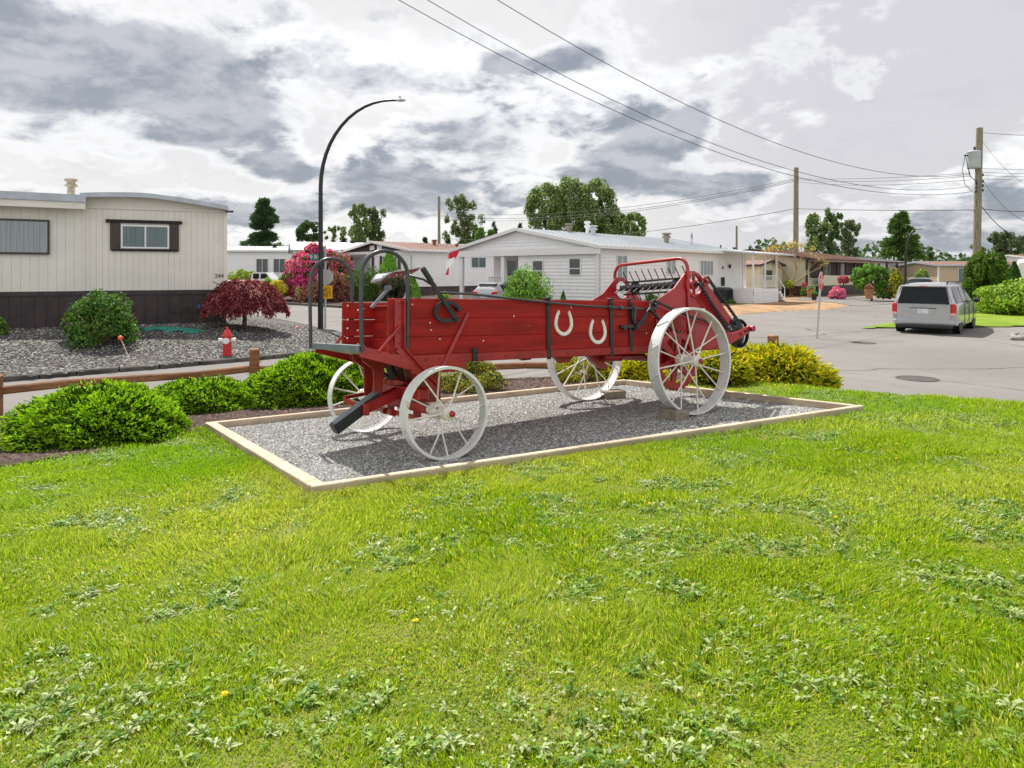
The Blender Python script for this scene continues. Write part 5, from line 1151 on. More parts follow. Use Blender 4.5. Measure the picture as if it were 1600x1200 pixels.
# silver hatchback in the carport
hb_ = [(0, .4, .9, .98, .84, .62), (.12, .28, .95, 1.16, .90, .60), (.45, .24, .96, 1.38, .92, .60), (1.2, .22, .95, 1.47, .93, .60), (2.2, .22, .93, 1.44, .93, .60), (3.1, .22, .93, .98, .93, .78), (4.0, .24, .82, .86, .88, .72), (4.3, .36, .62, .68, .74, .6)]
p = gp(756, 472, .1); p = at(757, 471, 38.5)
hat = vehicle('hatchback', 'silver hatchback with red tail lights parked under the white carport', (p.x, p.y, .1), R(62), hb_, vpaint, [(.8, -.82), (.8, .82), (3.4, -.82), (3.4, .82)], .31, [('side_window', (.6, 1.6)), ('side_window', (1.7, 2.8))])
m = MB(); m.add([(.08, -.68, .98), (.08, .68, .98), (.42, .56, 1.36), (.42, -.56, 1.36)], [(0, 3, 2, 1)]); o = m.build('rear_window', cglass, hat); sd = o.modifiers.new('t', 'SOLIDIFY'); sd.thickness = .04; sd.offset = 0
for s in (-1, 1): m = MB(); m.bar((.03, s*.84, .93), (.02, s*.45, .87), .12, .14, bev=.03); m.build('tail_light', tailr, hat)
m = MB(); m.box((-.0, 0, .70), (.03, .5, .14)); m.build('license_plate', mat('plate_white', (.62, .64, .70), .4), hat); m = MB(); m.box((.05, 0, .42), (.25, 1.6, .2), bev=.05); m.build('bumper', vpaint, hat); m = MB(); m.box((.4, 0, 1.40), (.3, 1.15, .05), bev=.02); m.build('spoiler', vpaint, hat)
# white pickup at left, seen from its side
p = at(424, 442, 56); pk = thing('pickup_truck', 'white pickup truck parked side on before the far white house', 'pickup truck', (p.x-.6, p.y, .25), R(0))
m = MB(); m.box((-1.9, 0, 1.0), (2.3, 1.85, .62), bev=.05); m.box((1.5, 0, .98), (1.4, 1.85, .58), bev=.08); m.build('body', wpaint, pk)
m = MB(); m.prism([(-.75, .7), (-.75, 1.45), (-.62, 1.92), (.45, 1.92), (.95, 1.4), (.95, .7)], -.88, .88); m.build('cab', wpaint, pk)
for x0, x1 in ((-.60, -.08), (.02, .72)): m = MB(); m.add([(x0, -.89, 1.42), (x1, -.89, 1.42), (min(x1, .50), -.89, 1.83), (x0+.05, -.89, 1.83)], [(0, 1, 2, 3)]); o = m.build('side_window', cglass, pk); sd = o.modifiers.new('t', 'SOLIDIFY'); sd.thickness = .02
for x, y in ((-2.0, -.82), (-2.0, .82), (1.5, -.82), (1.5, .82)): carwheel(pk, x, y, .38, 1 if y > 0 else -1)
for x in (-2.0, 1.5): m = MB(); m.lathe([(0, 0), (.47, 0)], (x, -.935, .42), 'Y', 24); m.build('wheel_arch', plastic, pk)
m = MB(); m.box((-3.0, 0, .62), (.2, 1.8, .18), bev=.04); m.build('bumper', steel, pk)
# dark vehicle beyond the van
p = at(1438, 465, 49); suv = vehicle('parked_car', 'dark parked car whose roof shows above the silver minivan', (p.x, p.y, 0), R(60), [(a, b, c_, d_*1.0, e_, f_) for a, b, c_, d_, e_, f_ in vs_], dpaint, [(.95, -.86), (.95, .86), (4.03, -.86), (4.03, .86)], .335, [('side_window', (.32, 1.55)), ('side_window', (1.66, 3.6))])
m = MB(); m.add([(-.012, -.78, 1.05), (-.012, .78, 1.05), (.13, .66, 1.58), (.13, -.66, 1.58)], [(0, 3, 2, 1)]); o = m.build('rear_window', cglass, suv); sd = o.modifiers.new('t', 'SOLIDIFY'); sd.thickness = .04; sd.offset = 0
# ------------------------------------------------------------ vegetation
FM = 1.45
def unit(n): 
    v = RS.normal(size=(n, 3)); return v/np.linalg.norm(v, axis=1, keepdims=True)
def leaves(name, P, N, size, asp, m, parent, pal, spread=.6, bright=None, tilt=.0, fold=True):
    """leaf quads (bent diamond) at P facing near N"""
    n = len(P); n_ = N+RS.normal(size=(n, 3))*spread; n_ /= np.linalg.norm(n_, axis=1, keepdims=True)
    a = np.cross(n_, unit(n)); a /= np.linalg.norm(a, axis=1, keepdims=True)+1e-9; b = np.cross(n_, a)
    s = (size*RS.uniform(.65, 1.3, n))[:, None]; V = np.stack([P-a*s*.5, P+b*s*.5*asp+n_*s*.12, P+a*s*.5, P-b*s*.5*asp+n_*s*.12], 1)
    Fq = np.arange(n*4).reshape(n, 4); pal = np.array(pal); c = pal[RS.randint(0, len(pal), n)]*RS.uniform(.7, 1.3, (n, 1))*(FM if m is leafm or m is leafo else 1)
    if bright is not None: c = c*bright[:, None]
    return npmesh(name, V.reshape(-1, 3), Fq, m, parent, np.clip(c, 0, 1))
def sprigs(name, P, D, length, width, m, parent, pal, tip=None):
    """three-bladed pointed sprigs along D; the fresh end may have its own colour"""
    n = len(P); D = D/np.linalg.norm(D, axis=1, keepdims=True); a = np.cross(D, unit(n)); a /= np.linalg.norm(a, axis=1, keepdims=True); b = np.cross(D, a)
    L = (length*RS.uniform(.6, 1.3, n))[:, None]; w_ = width*RS.uniform(.8, 1.2, (n, 1)); Vs = []; 
    for k in range(3):
        u = a*math.cos(k*2.094)+b*math.sin(k*2.094); Vs += [P, P+D*L*.35+u*w_, P+D*L*.75+u*w_*.85, P+D*L]
    V = np.stack(Vs, 1); Fq = (np.arange(n)[:, None, None]*12+np.array([(0, 1, 2, 3), (4, 5, 6, 7), (8, 9, 10, 11)])[None]).reshape(-1, 4)
    pal = np.array(pal); c = pal[RS.randint(0, len(pal), n)]*RS.uniform(.75, 1.25, (n, 1))*(FM if parent is not None else 1)
    return npmesh(name, V.reshape(-1, 3), Fq, m, parent, np.repeat(np.clip(c, 0, 1), 3, 0))
def blobpts(n, c, r, lobes=26, lr=.34, seed=0, flat=.0, low=-.6, fill=.25):
    """points and outward normals on many overlapping lobes spread over an ellipsoid"""
    rn = np.random.RandomState(seed+5); u = rn.normal(size=(lobes*3, 3)); u /= np.linalg.norm(u, axis=1, keepdims=True); u = u[u[:, 2] > low][:lobes]; k = len(u)
    rad = 1-lr*rn.uniform(.5, 1.1, (k, 1)); lc = u*rad; ls = lr*rn.uniform(.65, 1.35, k)
    i = RS.randint(0, k, n); v = unit(n); q = lc[i]+v*(ls[i]*RS.uniform(1-fill, 1.05, n))[:, None]
    r = np.array(r); q[:, 2] = np.maximum(q[:, 2], low-.1); return q*r+np.array(c), v*.7+q*.5
def trunk(name, par, h, r, m=None, lean=(0, 0), branches=0, spread=.6, seed=1, zb=0, up=.7):
    rn = random.Random(seed); mb = MB(); top = Vector((lean[0], lean[1], h)); mb.tube([(0, 0, zb-.15), (lean[0]*.3, lean[1]*.3, h*.4), top], [r, r*.75, r*.4], 10)
    for k in range(branches):
        a = rn.random()*6.28; z = h*(.45+.5*rn.random()); L = spread*(.6+.6*rn.random()); p = Vector((lean[0]*z/h, lean[1]*z/h, z)); q = p+Vector((math.cos(a)*L*.55, math.sin(a)*L*.55, L*up*.6)); e = p+Vector((math.cos(a)*L, math.sin(a)*L, L*up*1.0))
        mb.tube([p, q, e], [r*.45, r*.3, r*.12], 6)
    return mb.build(name, m or bark, par)
GR = [(.07, .14, .022), (.10, .19, .03), (.05, .10, .018), (.14, .25, .04)]
def shrub(name, label, px, py, Y, size, n, leaf, pal, cat='shrub', z=None, lobes=26, lr=.34, seed=0, low=-.5, m=None, asp=.6, group=None, spread=.6, stems=0, stemm=None, part='foliage', flowers=None, dark=None, up=.0):
    c = at(px, py, Y); zb = float(z if z is not None else 0)
    t = thing(name, label, cat, (c.x, c.y, zb), 0, group); r = size
    cz = r[2]*(-low if low < 0 else .0)+up
    P, N = blobpts(n, (0, 0, cz), r, lobes, lr, seed, low=low); o = leaves(part, P, N, leaf, asp, m or leafm, t, pal, spread)
    if flowers:
        nf, fs, fp = flowers; P, N = blobpts(nf, (0, 0, cz), (r[0]*1.03, r[1]*1.03, r[2]*1.03), lobes, lr, seed, low=low, fill=.02); leaves('blossom', P, N, fs, .8, flowm, t, fp, .5)
    mb = MB(); rn = random.Random(seed)
    mb.tube([(0, 0, -.1), (0, 0, cz)], [.05, .03], 8)
    for k in range(max(4, stems)):
        a = rn.random()*6.28; f = .35+.65*rn.random(); e = Vector((math.cos(a)*r[0]*f*.95, math.sin(a)*r[1]*f*.95, cz+r[2]*math.sqrt(max(.02, 1-f*f))*(.98 if stems else .6)))
        mb.tube([(0, 0, .0), e*.5+Vector((0, 0, -.05)), e], [.022 if stems else .03, .014, .006], 5)
    mb.build('stems', stemm or bark, t); return t
# bird's nest spruces in the mulch
SP = [(.16, .30, .012), (.23, .38, .016), (.30, .44, .022), (.10, .20, .012)]
def spruce(label, px, Y, r, n, seed):
    c = at(px, 600, Y); z = float(T(c.x, c.y)); t = thing('dwarf_spruce', label, 'shrub', (c.x, c.y, z), 0, 'low spreading spruces in the mulch bed')
    rn = np.random.RandomState(seed); u = rn.uniform(0, 1, n); a = rn.uniform(0, 6.283, n); lay = rn.randint(0, 9, n)/8.0
    el_ = np.arcsin(np.clip(lay*.96+rn.normal(size=n)*.035, -.06, 1)); wob = 1+.10*np.sin(3*a+seed)+.07*np.sin(7*a+lay*9+seed)+.05*np.sin(13*a+lay*20)
    k = wob*(1.03-.22*rn.rand(n)**2.2); D = np.stack([np.cos(a)*np.cos(el_), np.sin(a)*np.cos(el_), np.sin(el_)], 1); P = D*np.array(r)*k[:, None]; P[:, 2] += .04
    Dd = D.copy(); Dd[:, 2] = Dd[:, 2]*.5+.12; Dd += rn.normal(size=(n, 3))*.38
    old = rn.rand(n) < .35; sprigs('foliage', P[~old], Dd[~old], .046, .0078, leafo, t, SP)
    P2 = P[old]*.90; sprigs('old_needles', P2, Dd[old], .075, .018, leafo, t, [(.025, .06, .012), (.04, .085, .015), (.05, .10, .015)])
    m = MB(); rnd = random.Random(seed)
    for q in range(26):
        aa = rnd.random()*6.28; ee = rnd.random()*1.2; e = Vector((r[0]*math.cos(aa)*math.cos(ee), r[1]*math.sin(aa)*math.cos(ee), r[2]*math.sin(ee)))*.85; m.tube([(0, 0, 0), e*.5, e], [.02, .012, .005], 5)
    m.build('stems', bark, t); return t
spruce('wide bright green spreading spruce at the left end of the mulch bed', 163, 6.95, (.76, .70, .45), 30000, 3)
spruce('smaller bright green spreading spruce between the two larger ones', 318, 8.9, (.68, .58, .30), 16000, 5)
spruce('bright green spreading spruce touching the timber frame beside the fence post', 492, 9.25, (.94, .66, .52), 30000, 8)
# variegated euonymus behind the front wheel, golden ones behind the rear wheel
shrub('euonymus_shrub', 'small mottled yellow and dark green shrub seen through the front wheel', 738, 600, 9.7, (.50, .42, .32), 9000, .030, [(.12, .15, .02), (.24, .24, .04), (.035, .05, .015), (.42, .36, .05), (.05, .075, .02)], z=float(T(-.55, 9.7)), seed=4, lobes=22, low=-.5, asp=.65)
shrub('euonymus_shrub', 'golden variegated shrub seen through the far rear wheel', 912, 600, 10.4, (.48, .42, .26), 8000, .030, [(.40, .30, .015), (.30, .28, .03), (.06, .11, .02), (.10, .17, .02)], z=float(T(1.1, 10.4)), seed=6, lobes=20, low=-.5)
def juniper(label, px, Y, r, n, seed, pal, z=None, group='golden junipers beside the rear wheel'):
    c = at(px, 600, Y); z = float(T(c.x, c.y)) if z is None else z; t = thing('golden_juniper', label, 'shrub', (c.x, c.y, z), 0, group)
    P, N = blobpts(n, (0, 0, r[2]*.35), r, 24, .36, seed, low=-.45); a = np.arctan2(P[:, 1], P[:, 0]); D = N/np.linalg.norm(N, axis=1, keepdims=True); D[:, 2] = np.abs(D[:, 2])*.5-.10; D += RS.normal(size=D.shape)*.35
    hi = P[:, 2] > r[2]*(.15); pal = np.array(pal); q = RS.rand(n) < .22
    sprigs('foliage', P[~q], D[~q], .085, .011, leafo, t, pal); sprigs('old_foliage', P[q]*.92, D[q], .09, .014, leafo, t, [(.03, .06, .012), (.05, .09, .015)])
    m = MB(); rn = random.Random(seed)
    for k in range(16): aa = rn.random()*6.28; e = Vector((r[0]*.8*math.cos(aa), r[1]*.8*math.sin(aa), r[2]*(.3+.5*rn.random()))); m.tube([(0, 0, 0), e*.5, e], [.02, .012, .005], 5)
    m.build('stems', bark, t)
YJ = [(.44, .37, .012), (.34, .34, .015), (.52, .42, .015), (.18, .24, .02), (.28, .30, .02)]
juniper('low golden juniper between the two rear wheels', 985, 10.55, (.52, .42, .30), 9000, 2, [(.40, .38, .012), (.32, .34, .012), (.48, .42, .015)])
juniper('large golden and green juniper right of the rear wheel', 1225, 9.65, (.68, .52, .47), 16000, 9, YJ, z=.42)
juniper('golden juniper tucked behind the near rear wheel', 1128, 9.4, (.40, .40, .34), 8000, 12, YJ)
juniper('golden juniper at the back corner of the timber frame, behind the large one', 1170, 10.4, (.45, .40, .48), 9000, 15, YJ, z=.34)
# yard plants of the left home
c = gp(160, 545, .3); 
shrub('evergreen_shrub', 'rounded green shrub with pale twigs in front of the cream mobile home', 158, 500, 16.6, (.90, .75, .98), 9000, .085, [(.04, .10, .018), (.06, .14, .022), (.10, .20, .03), (.03, .07, .015)], z=float(YT(-10, 16.6))-.05, seed=3, lobes=34, lr=.28, low=-.25, stems=60, stemm=twig, asp=.55)
shrub('shrub', 'sliver of a green bush at the left picture edge by the brown skirting', -12, 490, 16.5, (.35, .3, .45), 2000, .08, GR, z=.5, seed=2, low=-.3)
c = gp(370, 520, .45); Yt = 19.8; c = at(382, 520, Yt); mp = thing('japanese_maple', 'umbrella shaped dark purple maple on a thin trunk by the hydrant', 'tree', (c.x, c.y, .42))
n = 15000; a = RS.rand(n)*6.283; rr_ = np.sqrt(RS.rand(n)); k = RS.randint(0, 7, n)/6.0; R0 = 1.13
wob = 1+.08*np.sin(5*a)+.06*np.sin(9*a+2); x = rr_*R0*wob; zt = 1.22*(1-(rr_)**2.6)**.75; z = zt*(1-.30*RS.rand(n)**2)-.02*RS.rand(n)
P = np.stack([x*np.cos(a), x*np.sin(a)*.9, z*.66+.64-.10*rr_**6+RS.normal(size=n)*.03+.06*np.sin(7*a+rr_*9)], 1); N = np.stack([np.cos(a)*rr_, np.sin(a)*rr_, .6+0*a], 1); N[:, 2] = .35
D = np.stack([np.cos(a)*(.3+rr_), np.sin(a)*(.3+rr_), -.55-.5*rr_], 1)+RS.normal(size=(n, 3))*.3
sprigs('crown', P, D, .13, .020, leafm, mp, [(.13, .02, .03), (.20, .04, .05), (.32, .10, .10), (.07, .012, .018)])
trunk('trunk', mp, 1.25, .075, lean=(.03, 0), branches=14, spread=.85, seed=4, up=.45)
# plants beyond the side road
def FZ(x, y): return float(FT(np.array([x]), np.array([y]))[0])
PK = [(.62, .04, .22), (.75, .10, .33), (.50, .02, .17), (.80, .22, .40), (.62, .10, .14)]
def fs_(name, label, px0, px1, py0, py1, Y, n, leaf, pal, **k):
    """shrub from its picture box at depth Y"""
    cx = (px0+px1)/2; rx = (px1-px0)/2*Y/F; top = CH+(HZ-py0)/F*Y; bot = CH+(HZ-py1)/F*Y; low = k.pop('low', -.35); rz = (top-bot)/(1-low)
    return shrub(name, label, cx, 400, Y, (rx, rx*.85, rz), n, leaf, pal, z=bot, low=low, **k)
fs_('rhododendron', 'big magenta flowering rhododendron before the white houses', 440, 532, 384, 466, 49, 6500, .26, [(.05, .11, .03), (.08, .16, .04)], seed=2, lobes=34, lr=.26, flowers=(6500, .24, PK), low=-.5)
fs_('rhododendron', 'pink and red flowering bush just right of the street name sign', 522, 552, 394, 440, 51, 1800, .2, [(.06, .13, .04), (.10, .19, .05)], seed=7, flowers=(800, .2, [(.62, .10, .14), (.66, .2, .3)]), stems=14)
fs_('yellow_shrub', 'golden yellow shrub low in front of the rhododendron', 420, 450, 438, 460, 47.5, 2200, .13, [(.55, .42, .02), (.45, .40, .03), (.25, .28, .03)], seed=5)
fs_('green_shrub', 'leafy green shrub between the yellow one and the magenta rhododendron', 436, 464, 425, 461, 48.3, 2500, .17, [(.10, .20, .03), (.16, .30, .04), (.05, .11, .02)], seed=8)
fs_('green_shrub', 'small lime green shrub at the left foot of the golden yellow one', 412, 427, 434, 446, 48.2, 800, .12, [(.20, .34, .04), (.28, .40, .06)], seed=9)
fs_('green_shrub', 'tiny pale green plant at the left tip of the red laceleaf maple', 461, 471, 447, 461, 46.5, 500, .10, [(.28, .38, .08), (.35, .42, .14)], seed=11)
lm = fs_('laceleaf_maple', 'mounded red brown laceleaf maple beside the stop sign', 466, 552, 422, 473, 46, 9000, .16, [(.13, .05, .04), (.22, .095, .075), (.06, .02, .018), (.28, .14, .11)], seed=13, lobes=30, low=-.15, asp=.35)
fs_('yew_shrub', 'broad dark green yew left of the bright green cones', 534, 600, 412, 474, 47, 9000, .15, [(.03, .065, .018), (.06, .11, .022), (.10, .16, .03)], seed=17, lobes=30, asp=.35)
fs_('yew_shrub', 'dark purple green bush seen below the wagon seat', 590, 640, 425, 474, 46, 6000, .15, [(.05, .05, .03), (.09, .06, .05), (.05, .09, .03)], seed=19, lobes=24)
def cone(name, label, px, py0, py1, rpx, Y, n, pal, leaf=.12, group=None, roundness=.7, asp=.4):
    c = at(px, 400, Y); top = CH+(HZ-py0)/F*Y; bot = CH+(HZ-py1)/F*Y; h = top-bot; r = rpx*Y/F; t = thing(name, label, 'shrub', (c.x, c.y, bot), 0, group)
    u = RS.rand(n)**.8; a = RS.rand(n)*6.283; rad = r*(np.clip(1-u**1.6, 0, 1)**roundness)*(.80+.25*vnoise(a*3, u*9, 1.0))*RS.uniform(.85, 1.03, n)
    P = np.stack([rad*np.cos(a), rad*np.sin(a), u*h], 1); N = np.stack([np.cos(a), np.sin(a), .5+0*a], 1); leaves('foliage', P, N, leaf, asp, leafm, t, pal, .5)
    MB().tube([(0, 0, -.1), (0, 0, h*.9)], [.08, .02], 8).build('trunk', bark, t); return t
LG = [(.13, .30, .03), (.20, .40, .04), (.07, .18, .02)]
cone('cone_conifer', 'bright green rounded cypress under the brown gable', 608, 392, 462, 21, 48.5, 5500, LG); cone('cone_conifer', 'bright green cypress behind the seat spring, lower of the two', 640, 424, 466, 18, 47, 4000, LG)
fs_('green_shrub', 'small lime shrub against the dark skirting of the brown roofed house', 683, 703, 455, 467, 47, 700, .12, [(.30, .42, .06), (.22, .34, .04)], seed=23)
fs_('round_shrub', 'large round green shrub before the white carport house', 786, 862, 420, 494, 34, 10000, .11, [(.09, .19, .03), (.15, .28, .04), (.05, .11, .02), (.20, .35, .05)], seed=29, lobes=60, lr=.36, stems=30, stemm=twig, low=-.6)
cone('cone_conifer', 'tiny dark green cone conifer against the white siding', 880, 454, 482, 7.5, 34.5, 1300, [(.05, .12, .03), (.08, .17, .04)], .07, roundness=.9)
fs_('green_shrub', 'green bush seen through the wagon beater against white siding', 1000, 1038, 460, 484, 38, 1800, .12, GR, seed=31); fs_('green_shrub', 'tiny green bush at the foot of the air conditioner', 1135, 1150, 467, 476, 44, 400, .1, GR, seed=33)
# right side planting
def tree(name, label, px, Y, py0, pyc, py1, rpx, n, leaf, pal, kind='round', zb=0, lobes=26, lr=.33, seed=0, group=None, tr=.16, cr=None):
    if kind == 'conifer': rpx *= .86
    if Y > 80: n = int(n*1.7); leaf *= .66; lobes = int(lobes*1.8); lr *= .80
    c = at(px, 400, Y); top = CH+(HZ-py0)/F*Y-zb; bot = CH+(HZ-pyc)/F*Y-zb; r = rpx*Y/F; h = top-bot; t = thing(name, label, 'tree', (c.x, c.y, zb), 0, group)
    if kind == 'round': P, N = blobpts(n, (0, 0, bot+h/2), (r, r*.9, h/2), lobes, lr, seed, low=-.95)
    elif kind == 'conifer':
        rn = np.random.RandomState(seed); nb = 46; bz = np.sort(rn.rand(nb))**.9; ba = rn.rand(nb)*6.283; i = rn.randint(0, nb, n); f = rn.rand(n)**.7
        L = r*(1-bz)**.75*rn.uniform(.65, 1.15, nb)+r*.10; x = L[i]*f; a = ba[i]+rn.normal(size=n)*.14/(f+.3)
        P = np.stack([x*np.cos(a), x*np.sin(a), bot+h*bz[i]+x*.22-.25*x*x/(r)+rn.normal(size=n)*h*.016-(RS.rand(n)**2)*h*.03], 1); N = np.stack([np.cos(a)*.3, np.sin(a)*.3, .8+0*a], 1)
    elif kind == 'open':   # several upright leafy limbs
        rn = np.random.RandomState(seed); nb = lobes; cx_ = rn.normal(size=(nb, 3))*np.array([.50, .45, 0]); cx_[:, 2] = rn.uniform(-.95, .95, nb); sc = np.sqrt(np.clip(1.05-cx_[:, 2]**2, .08, 1)); cx_[:, 0] *= sc; cx_[:, 1] *= sc
        i = rn.randint(0, nb, n); v = unit(n); q = cx_[i]+v*(lr*rn.uniform(.35, 1.0, nb)[i]*rn.rand(n)**.4)[:, None]*np.array([.85, .85, 1.0]); P = q*np.array([r, r*.9, h/2])+np.array([0, 0, bot+h/2]); N = v
    P = P+RS.normal(size=P.shape)*r*.035
    if kind == 'conifer':
        D = np.stack([P[:, 0], P[:, 1], -.25*np.hypot(P[:, 0], P[:, 1])], 1)+RS.normal(size=P.shape)*r*.16; sprigs('crown', P, D, leaf*1.5, leaf*.17, leafo, t, pal)
    else: leaves('crown', P, N, leaf, .65, leafm, t, pal, .8)
    hh = bot+h*(.85 if kind == 'conifer' else .55); trunk('trunk', t, hh, tr, branches=0 if kind == 'conifer' else 14, spread=r*.75, seed=seed); return t
tree('pole_tree', 'round clipped bright green tree before the cream house', 1362, 52, 415, 456, 466, 28, 7500, .20, [(.09, .20, .03), (.14, .28, .04), (.06, .13, .02)], seed=3, lobes=34, lr=.24, tr=.1)
fs_('yellow_shrub', 'dark shrub with golden yellow top left of the minivan', 1388, 1412, 422, 462, 50, 3000, .17, [(.34, .30, .03), (.12, .15, .02), (.05, .07, .02), (.45, .38, .03)], seed=37)
fs_('azalea', 'round bright pink azalea beside the driveway', 1298, 1320, 447, 466, 52, 900, .13, [(.10, .16, .04)], seed=41, flowers=(2500, .16, [(.80, .16, .36), (.85, .32, .48), (.66, .08, .26)]))
hb2 = fs_('standard_azalea', 'magenta azalea grown as a ball on a stick by the porch wall', 1309, 1327, 431, 443, 54, 500, .13, [(.10, .22, .04)], seed=43, flowers=(900, .14, PK), low=-.9)
o = [c_ for c_ in hb2.children if c_.name.startswith('stems')][0]; MBx = MB(); MBx.tube([(0, 0, -1.0), (0, 0, .3)], .04, 6); MBx.build('trunk', bark, hb2)
fs_('azalea', 'small pink azalea at the foot of the near verge pole', 1252, 1262, 441, 455, 57, 400, .12, [(.10, .16, .04)], seed=45, flowers=(500, .14, PK)); fs_('azalea', 'dark red flowered bush left of the verge pole', 1234, 1244, 444, 458, 57, 500, .12, [(.12, .10, .04), (.2, .05, .05)], seed=46)
fs_('green_shrub', 'low green shrub beside the terracotta planter and verge pole', 1250, 1264, 449, 461, 56, 700, .14, GR, seed=47); fs_('yellow_shrub', 'yellow green shrub left of the wooden verge pole', 1224, 1240, 437, 450, 57, 700, .14, [(.3, .34, .04), (.2, .27, .03)], seed=48)
fs_('green_shrub', 'low dark shrubs in front of the round clipped tree', 1368, 1392, 452, 466, 50.5, 1400, .15, [(.03, .08, .02), (.10, .16, .02)], seed=49)
# bare branched magnolia by the cream gable
c = at(1236, 450, 57.5); bt_ = thing('bare_tree', 'thinly leafed spreading tree before the pale yellow house', 'tree', (c.x, c.y, .15)); mb = MB(); rn = random.Random(5); LPn = []
def grow(p, d, L, r, k):
    e = p+d*L; mb.tube([p, p+d*L*.5+Vector((rn.uniform(-.05, .05), rn.uniform(-.05, .05), .03))*L, e], [r, r*.85, r*.7], 5)
    if k == 0: LPn.extend([tuple(p+d*L*rn.random()+Vector((rn.gauss(0, .10), rn.gauss(0, .1), rn.gauss(0, .1)))) for _ in range(5)]); return
    for j in range(rn.choice((2, 3))): grow(e, (d+Vector((rn.uniform(-.75, .75), rn.uniform(-.6, .6), rn.uniform(-.1, .5)))).normalized(), L*.72, r*.66, k-1)
for dv in ((.75, 0, .55), (-.35, .1, .85), (.25, -.2, .95)): grow(Vector((0, 0, .9)), Vector(dv).normalized(), 1.35, .075, 4)
mb.tube([(0, 0, -.1), (0, 0, .95)], [.16, .12], 8); mb.build('trunk', twig, bt_); LPa = np.array(LPn); LPa = LPa[RS.rand(len(LPa)) < .55]; leaves('leaves', LPa, np.zeros_like(LPa)+.1, .16, .6, leafm, bt_, [(.40, .38, .03), (.25, .30, .04), (.5, .30, .08)], 1.)
# planters
def planter(px, py, Y, w_, h, label, mm, plant):
    c = at(px, py, Y); t = thing('planter', label, 'planter', (c.x, c.y, max(.1, c.z)))
    m = MB(); m.lathe([(w_*.36, 0), (w_*.5, h*.9), (w_*.54, h*.9), (w_*.54, h), (w_*.46, h), (w_*.46, h*.9), (0, h*.88)], n=16, smooth=False); m.build('pot', mm, t)
    P, N = blobpts(500, (0, 0, h+w_*.18), (w_*.55, w_*.55, w_*.38), 12, .4, 3); leaves('plants', P, N, .1, .6, leafm, t, plant)
planter(1267, 465, 52, .62, .62, 'terracotta planter of grey green plants right of the verge pole', terra, [(.12, .2, .08), (.25, .3, .2)]); planter(1272, 469, 48, .40, .42, 'dark hanging style pot of green leaves on the driveway edge', blk2, [(.15, .3, .05), (.1, .2, .03)]); planter(1358, 467, 49, .62, .70, 'brick coloured planter below the round clipped tree', terra, [(.3, .10, .10), (.15, .1, .05)])
# hedges right
HG = [(.045, .10, .015), (.08, .155, .02), (.03, .06, .012), (.14, .20, .02)]
fs_('cedar_hedge', 'tall rounded dark green cedar bush at the base of the tall utility pole', 1508, 1574, 396, 487, 36, 20000, .16, HG, seed=51, lobes=60, lr=.26, low=-.7, m=leafo, asp=.35)
cone('cedar_tree', 'pointed green cedar rising behind the rounded bush', 1566, 395, 478, 14, 39, 3500, HG, .16); cone('cedar_tree', 'dark cedar at right, between the pointed cedar and the motorhome', 1585, 409, 482, 15, 38, 3000, [(.03, .08, .02), (.05, .11, .02)], .16)
cone('cedar_tree', 'slim pointed cedar tip just right of the utility pole', 1530, 395, 478, 12, 37.5, 2500, HG, .15)
fs_('laurel_hedge', 'spreading bright green bush at the right edge on the grass', 1535, 1690, 438, 492, 33, 26000, .15, [(.13, .22, .02), (.20, .32, .03), (.07, .13, .015), (.28, .36, .04)], seed=53, lobes=90, lr=.26, low=-.6)
fs_('green_shrub', 'pale green bush seen above the dark car roof', 1430, 1452, 420, 442, 62, 1600, .22, [(.22, .30, .09), (.15, .22, .06)], seed=55)
# background trees
DT = [(.11, .165, .055), (.16, .225, .075), (.07, .12, .04), (.27, .32, .15)]; DK = [(.05, .10, .045), (.08, .14, .06), (.035, .075, .036)]
tree('spruce_tree', 'dark spreading conifer right of the cream mobile home', 413, 98, 314, 383, 400, 31, 7000, .55, DK, 'conifer', seed=4)
tree('small_tree', 'dark small tree left of the street lamp pole', 481, 105, 346, 384, 400, 18, 2600, .5, [(.03, .07, .025), (.06, .11, .035)], seed=6, lobes=16)
tree('small_tree', 'pale thin tree just right of the street lamp pole', 521, 115, 352, 388, 400, 14, 900, .45, [(.14, .19, .07), (.1, .14, .05)], 'open', seed=7, lobes=14)
tree('poplar_tree', 'left of a pair of tall poplars near the street lamp', 560, 108, 318, 384, 400, 17, 4500, .5, DT, 'open', seed=9, lobes=30, lr=.42); tree('poplar_tree', 'right and slightly lower poplar of the pair near the street lamp', 584, 110, 325, 384, 400, 18, 4500, .5, [(.10, .14, .07), (.14, .18, .09), (.06, .09, .04)], 'open', seed=11, lobes=30, lr=.42)
tree('birch_tree', 'airy light green tree right of the far pole', 724, 105, 305, 385, 400, 28, 4500, .48, [(.10, .145, .05), (.15, .19, .08), (.07, .10, .035)], 'open', seed=13, lobes=34, lr=.30)
tree('poplar_tree', 'left tree of the big poplar clump behind the white roof', 852, 112, 286, 372, 395, 30, 9000, .55, DT, seed=15, lobes=40, lr=.27); tree('poplar_tree', 'tallest poplar in the middle of the big clump', 893, 114, 278, 372, 395, 33, 10000, .55, DT, seed=17, lobes=44, lr=.26)
tree('poplar_tree', 'poplar at the right side of the big clump', 932, 112, 282, 372, 395, 30, 9000, .55, DT, seed=19, lobes=40, lr=.27); tree('poplar_tree', 'lower shoulder tree on the right of the big poplar clump', 960, 110, 322, 378, 395, 20, 3500, .5, DT, seed=21, lobes=20)
tree('small_tree', 'separate small poplar right of the big clump', 992, 106, 331, 376, 395, 18, 3000, .5, DT, seed=23, lobes=18, lr=.3)
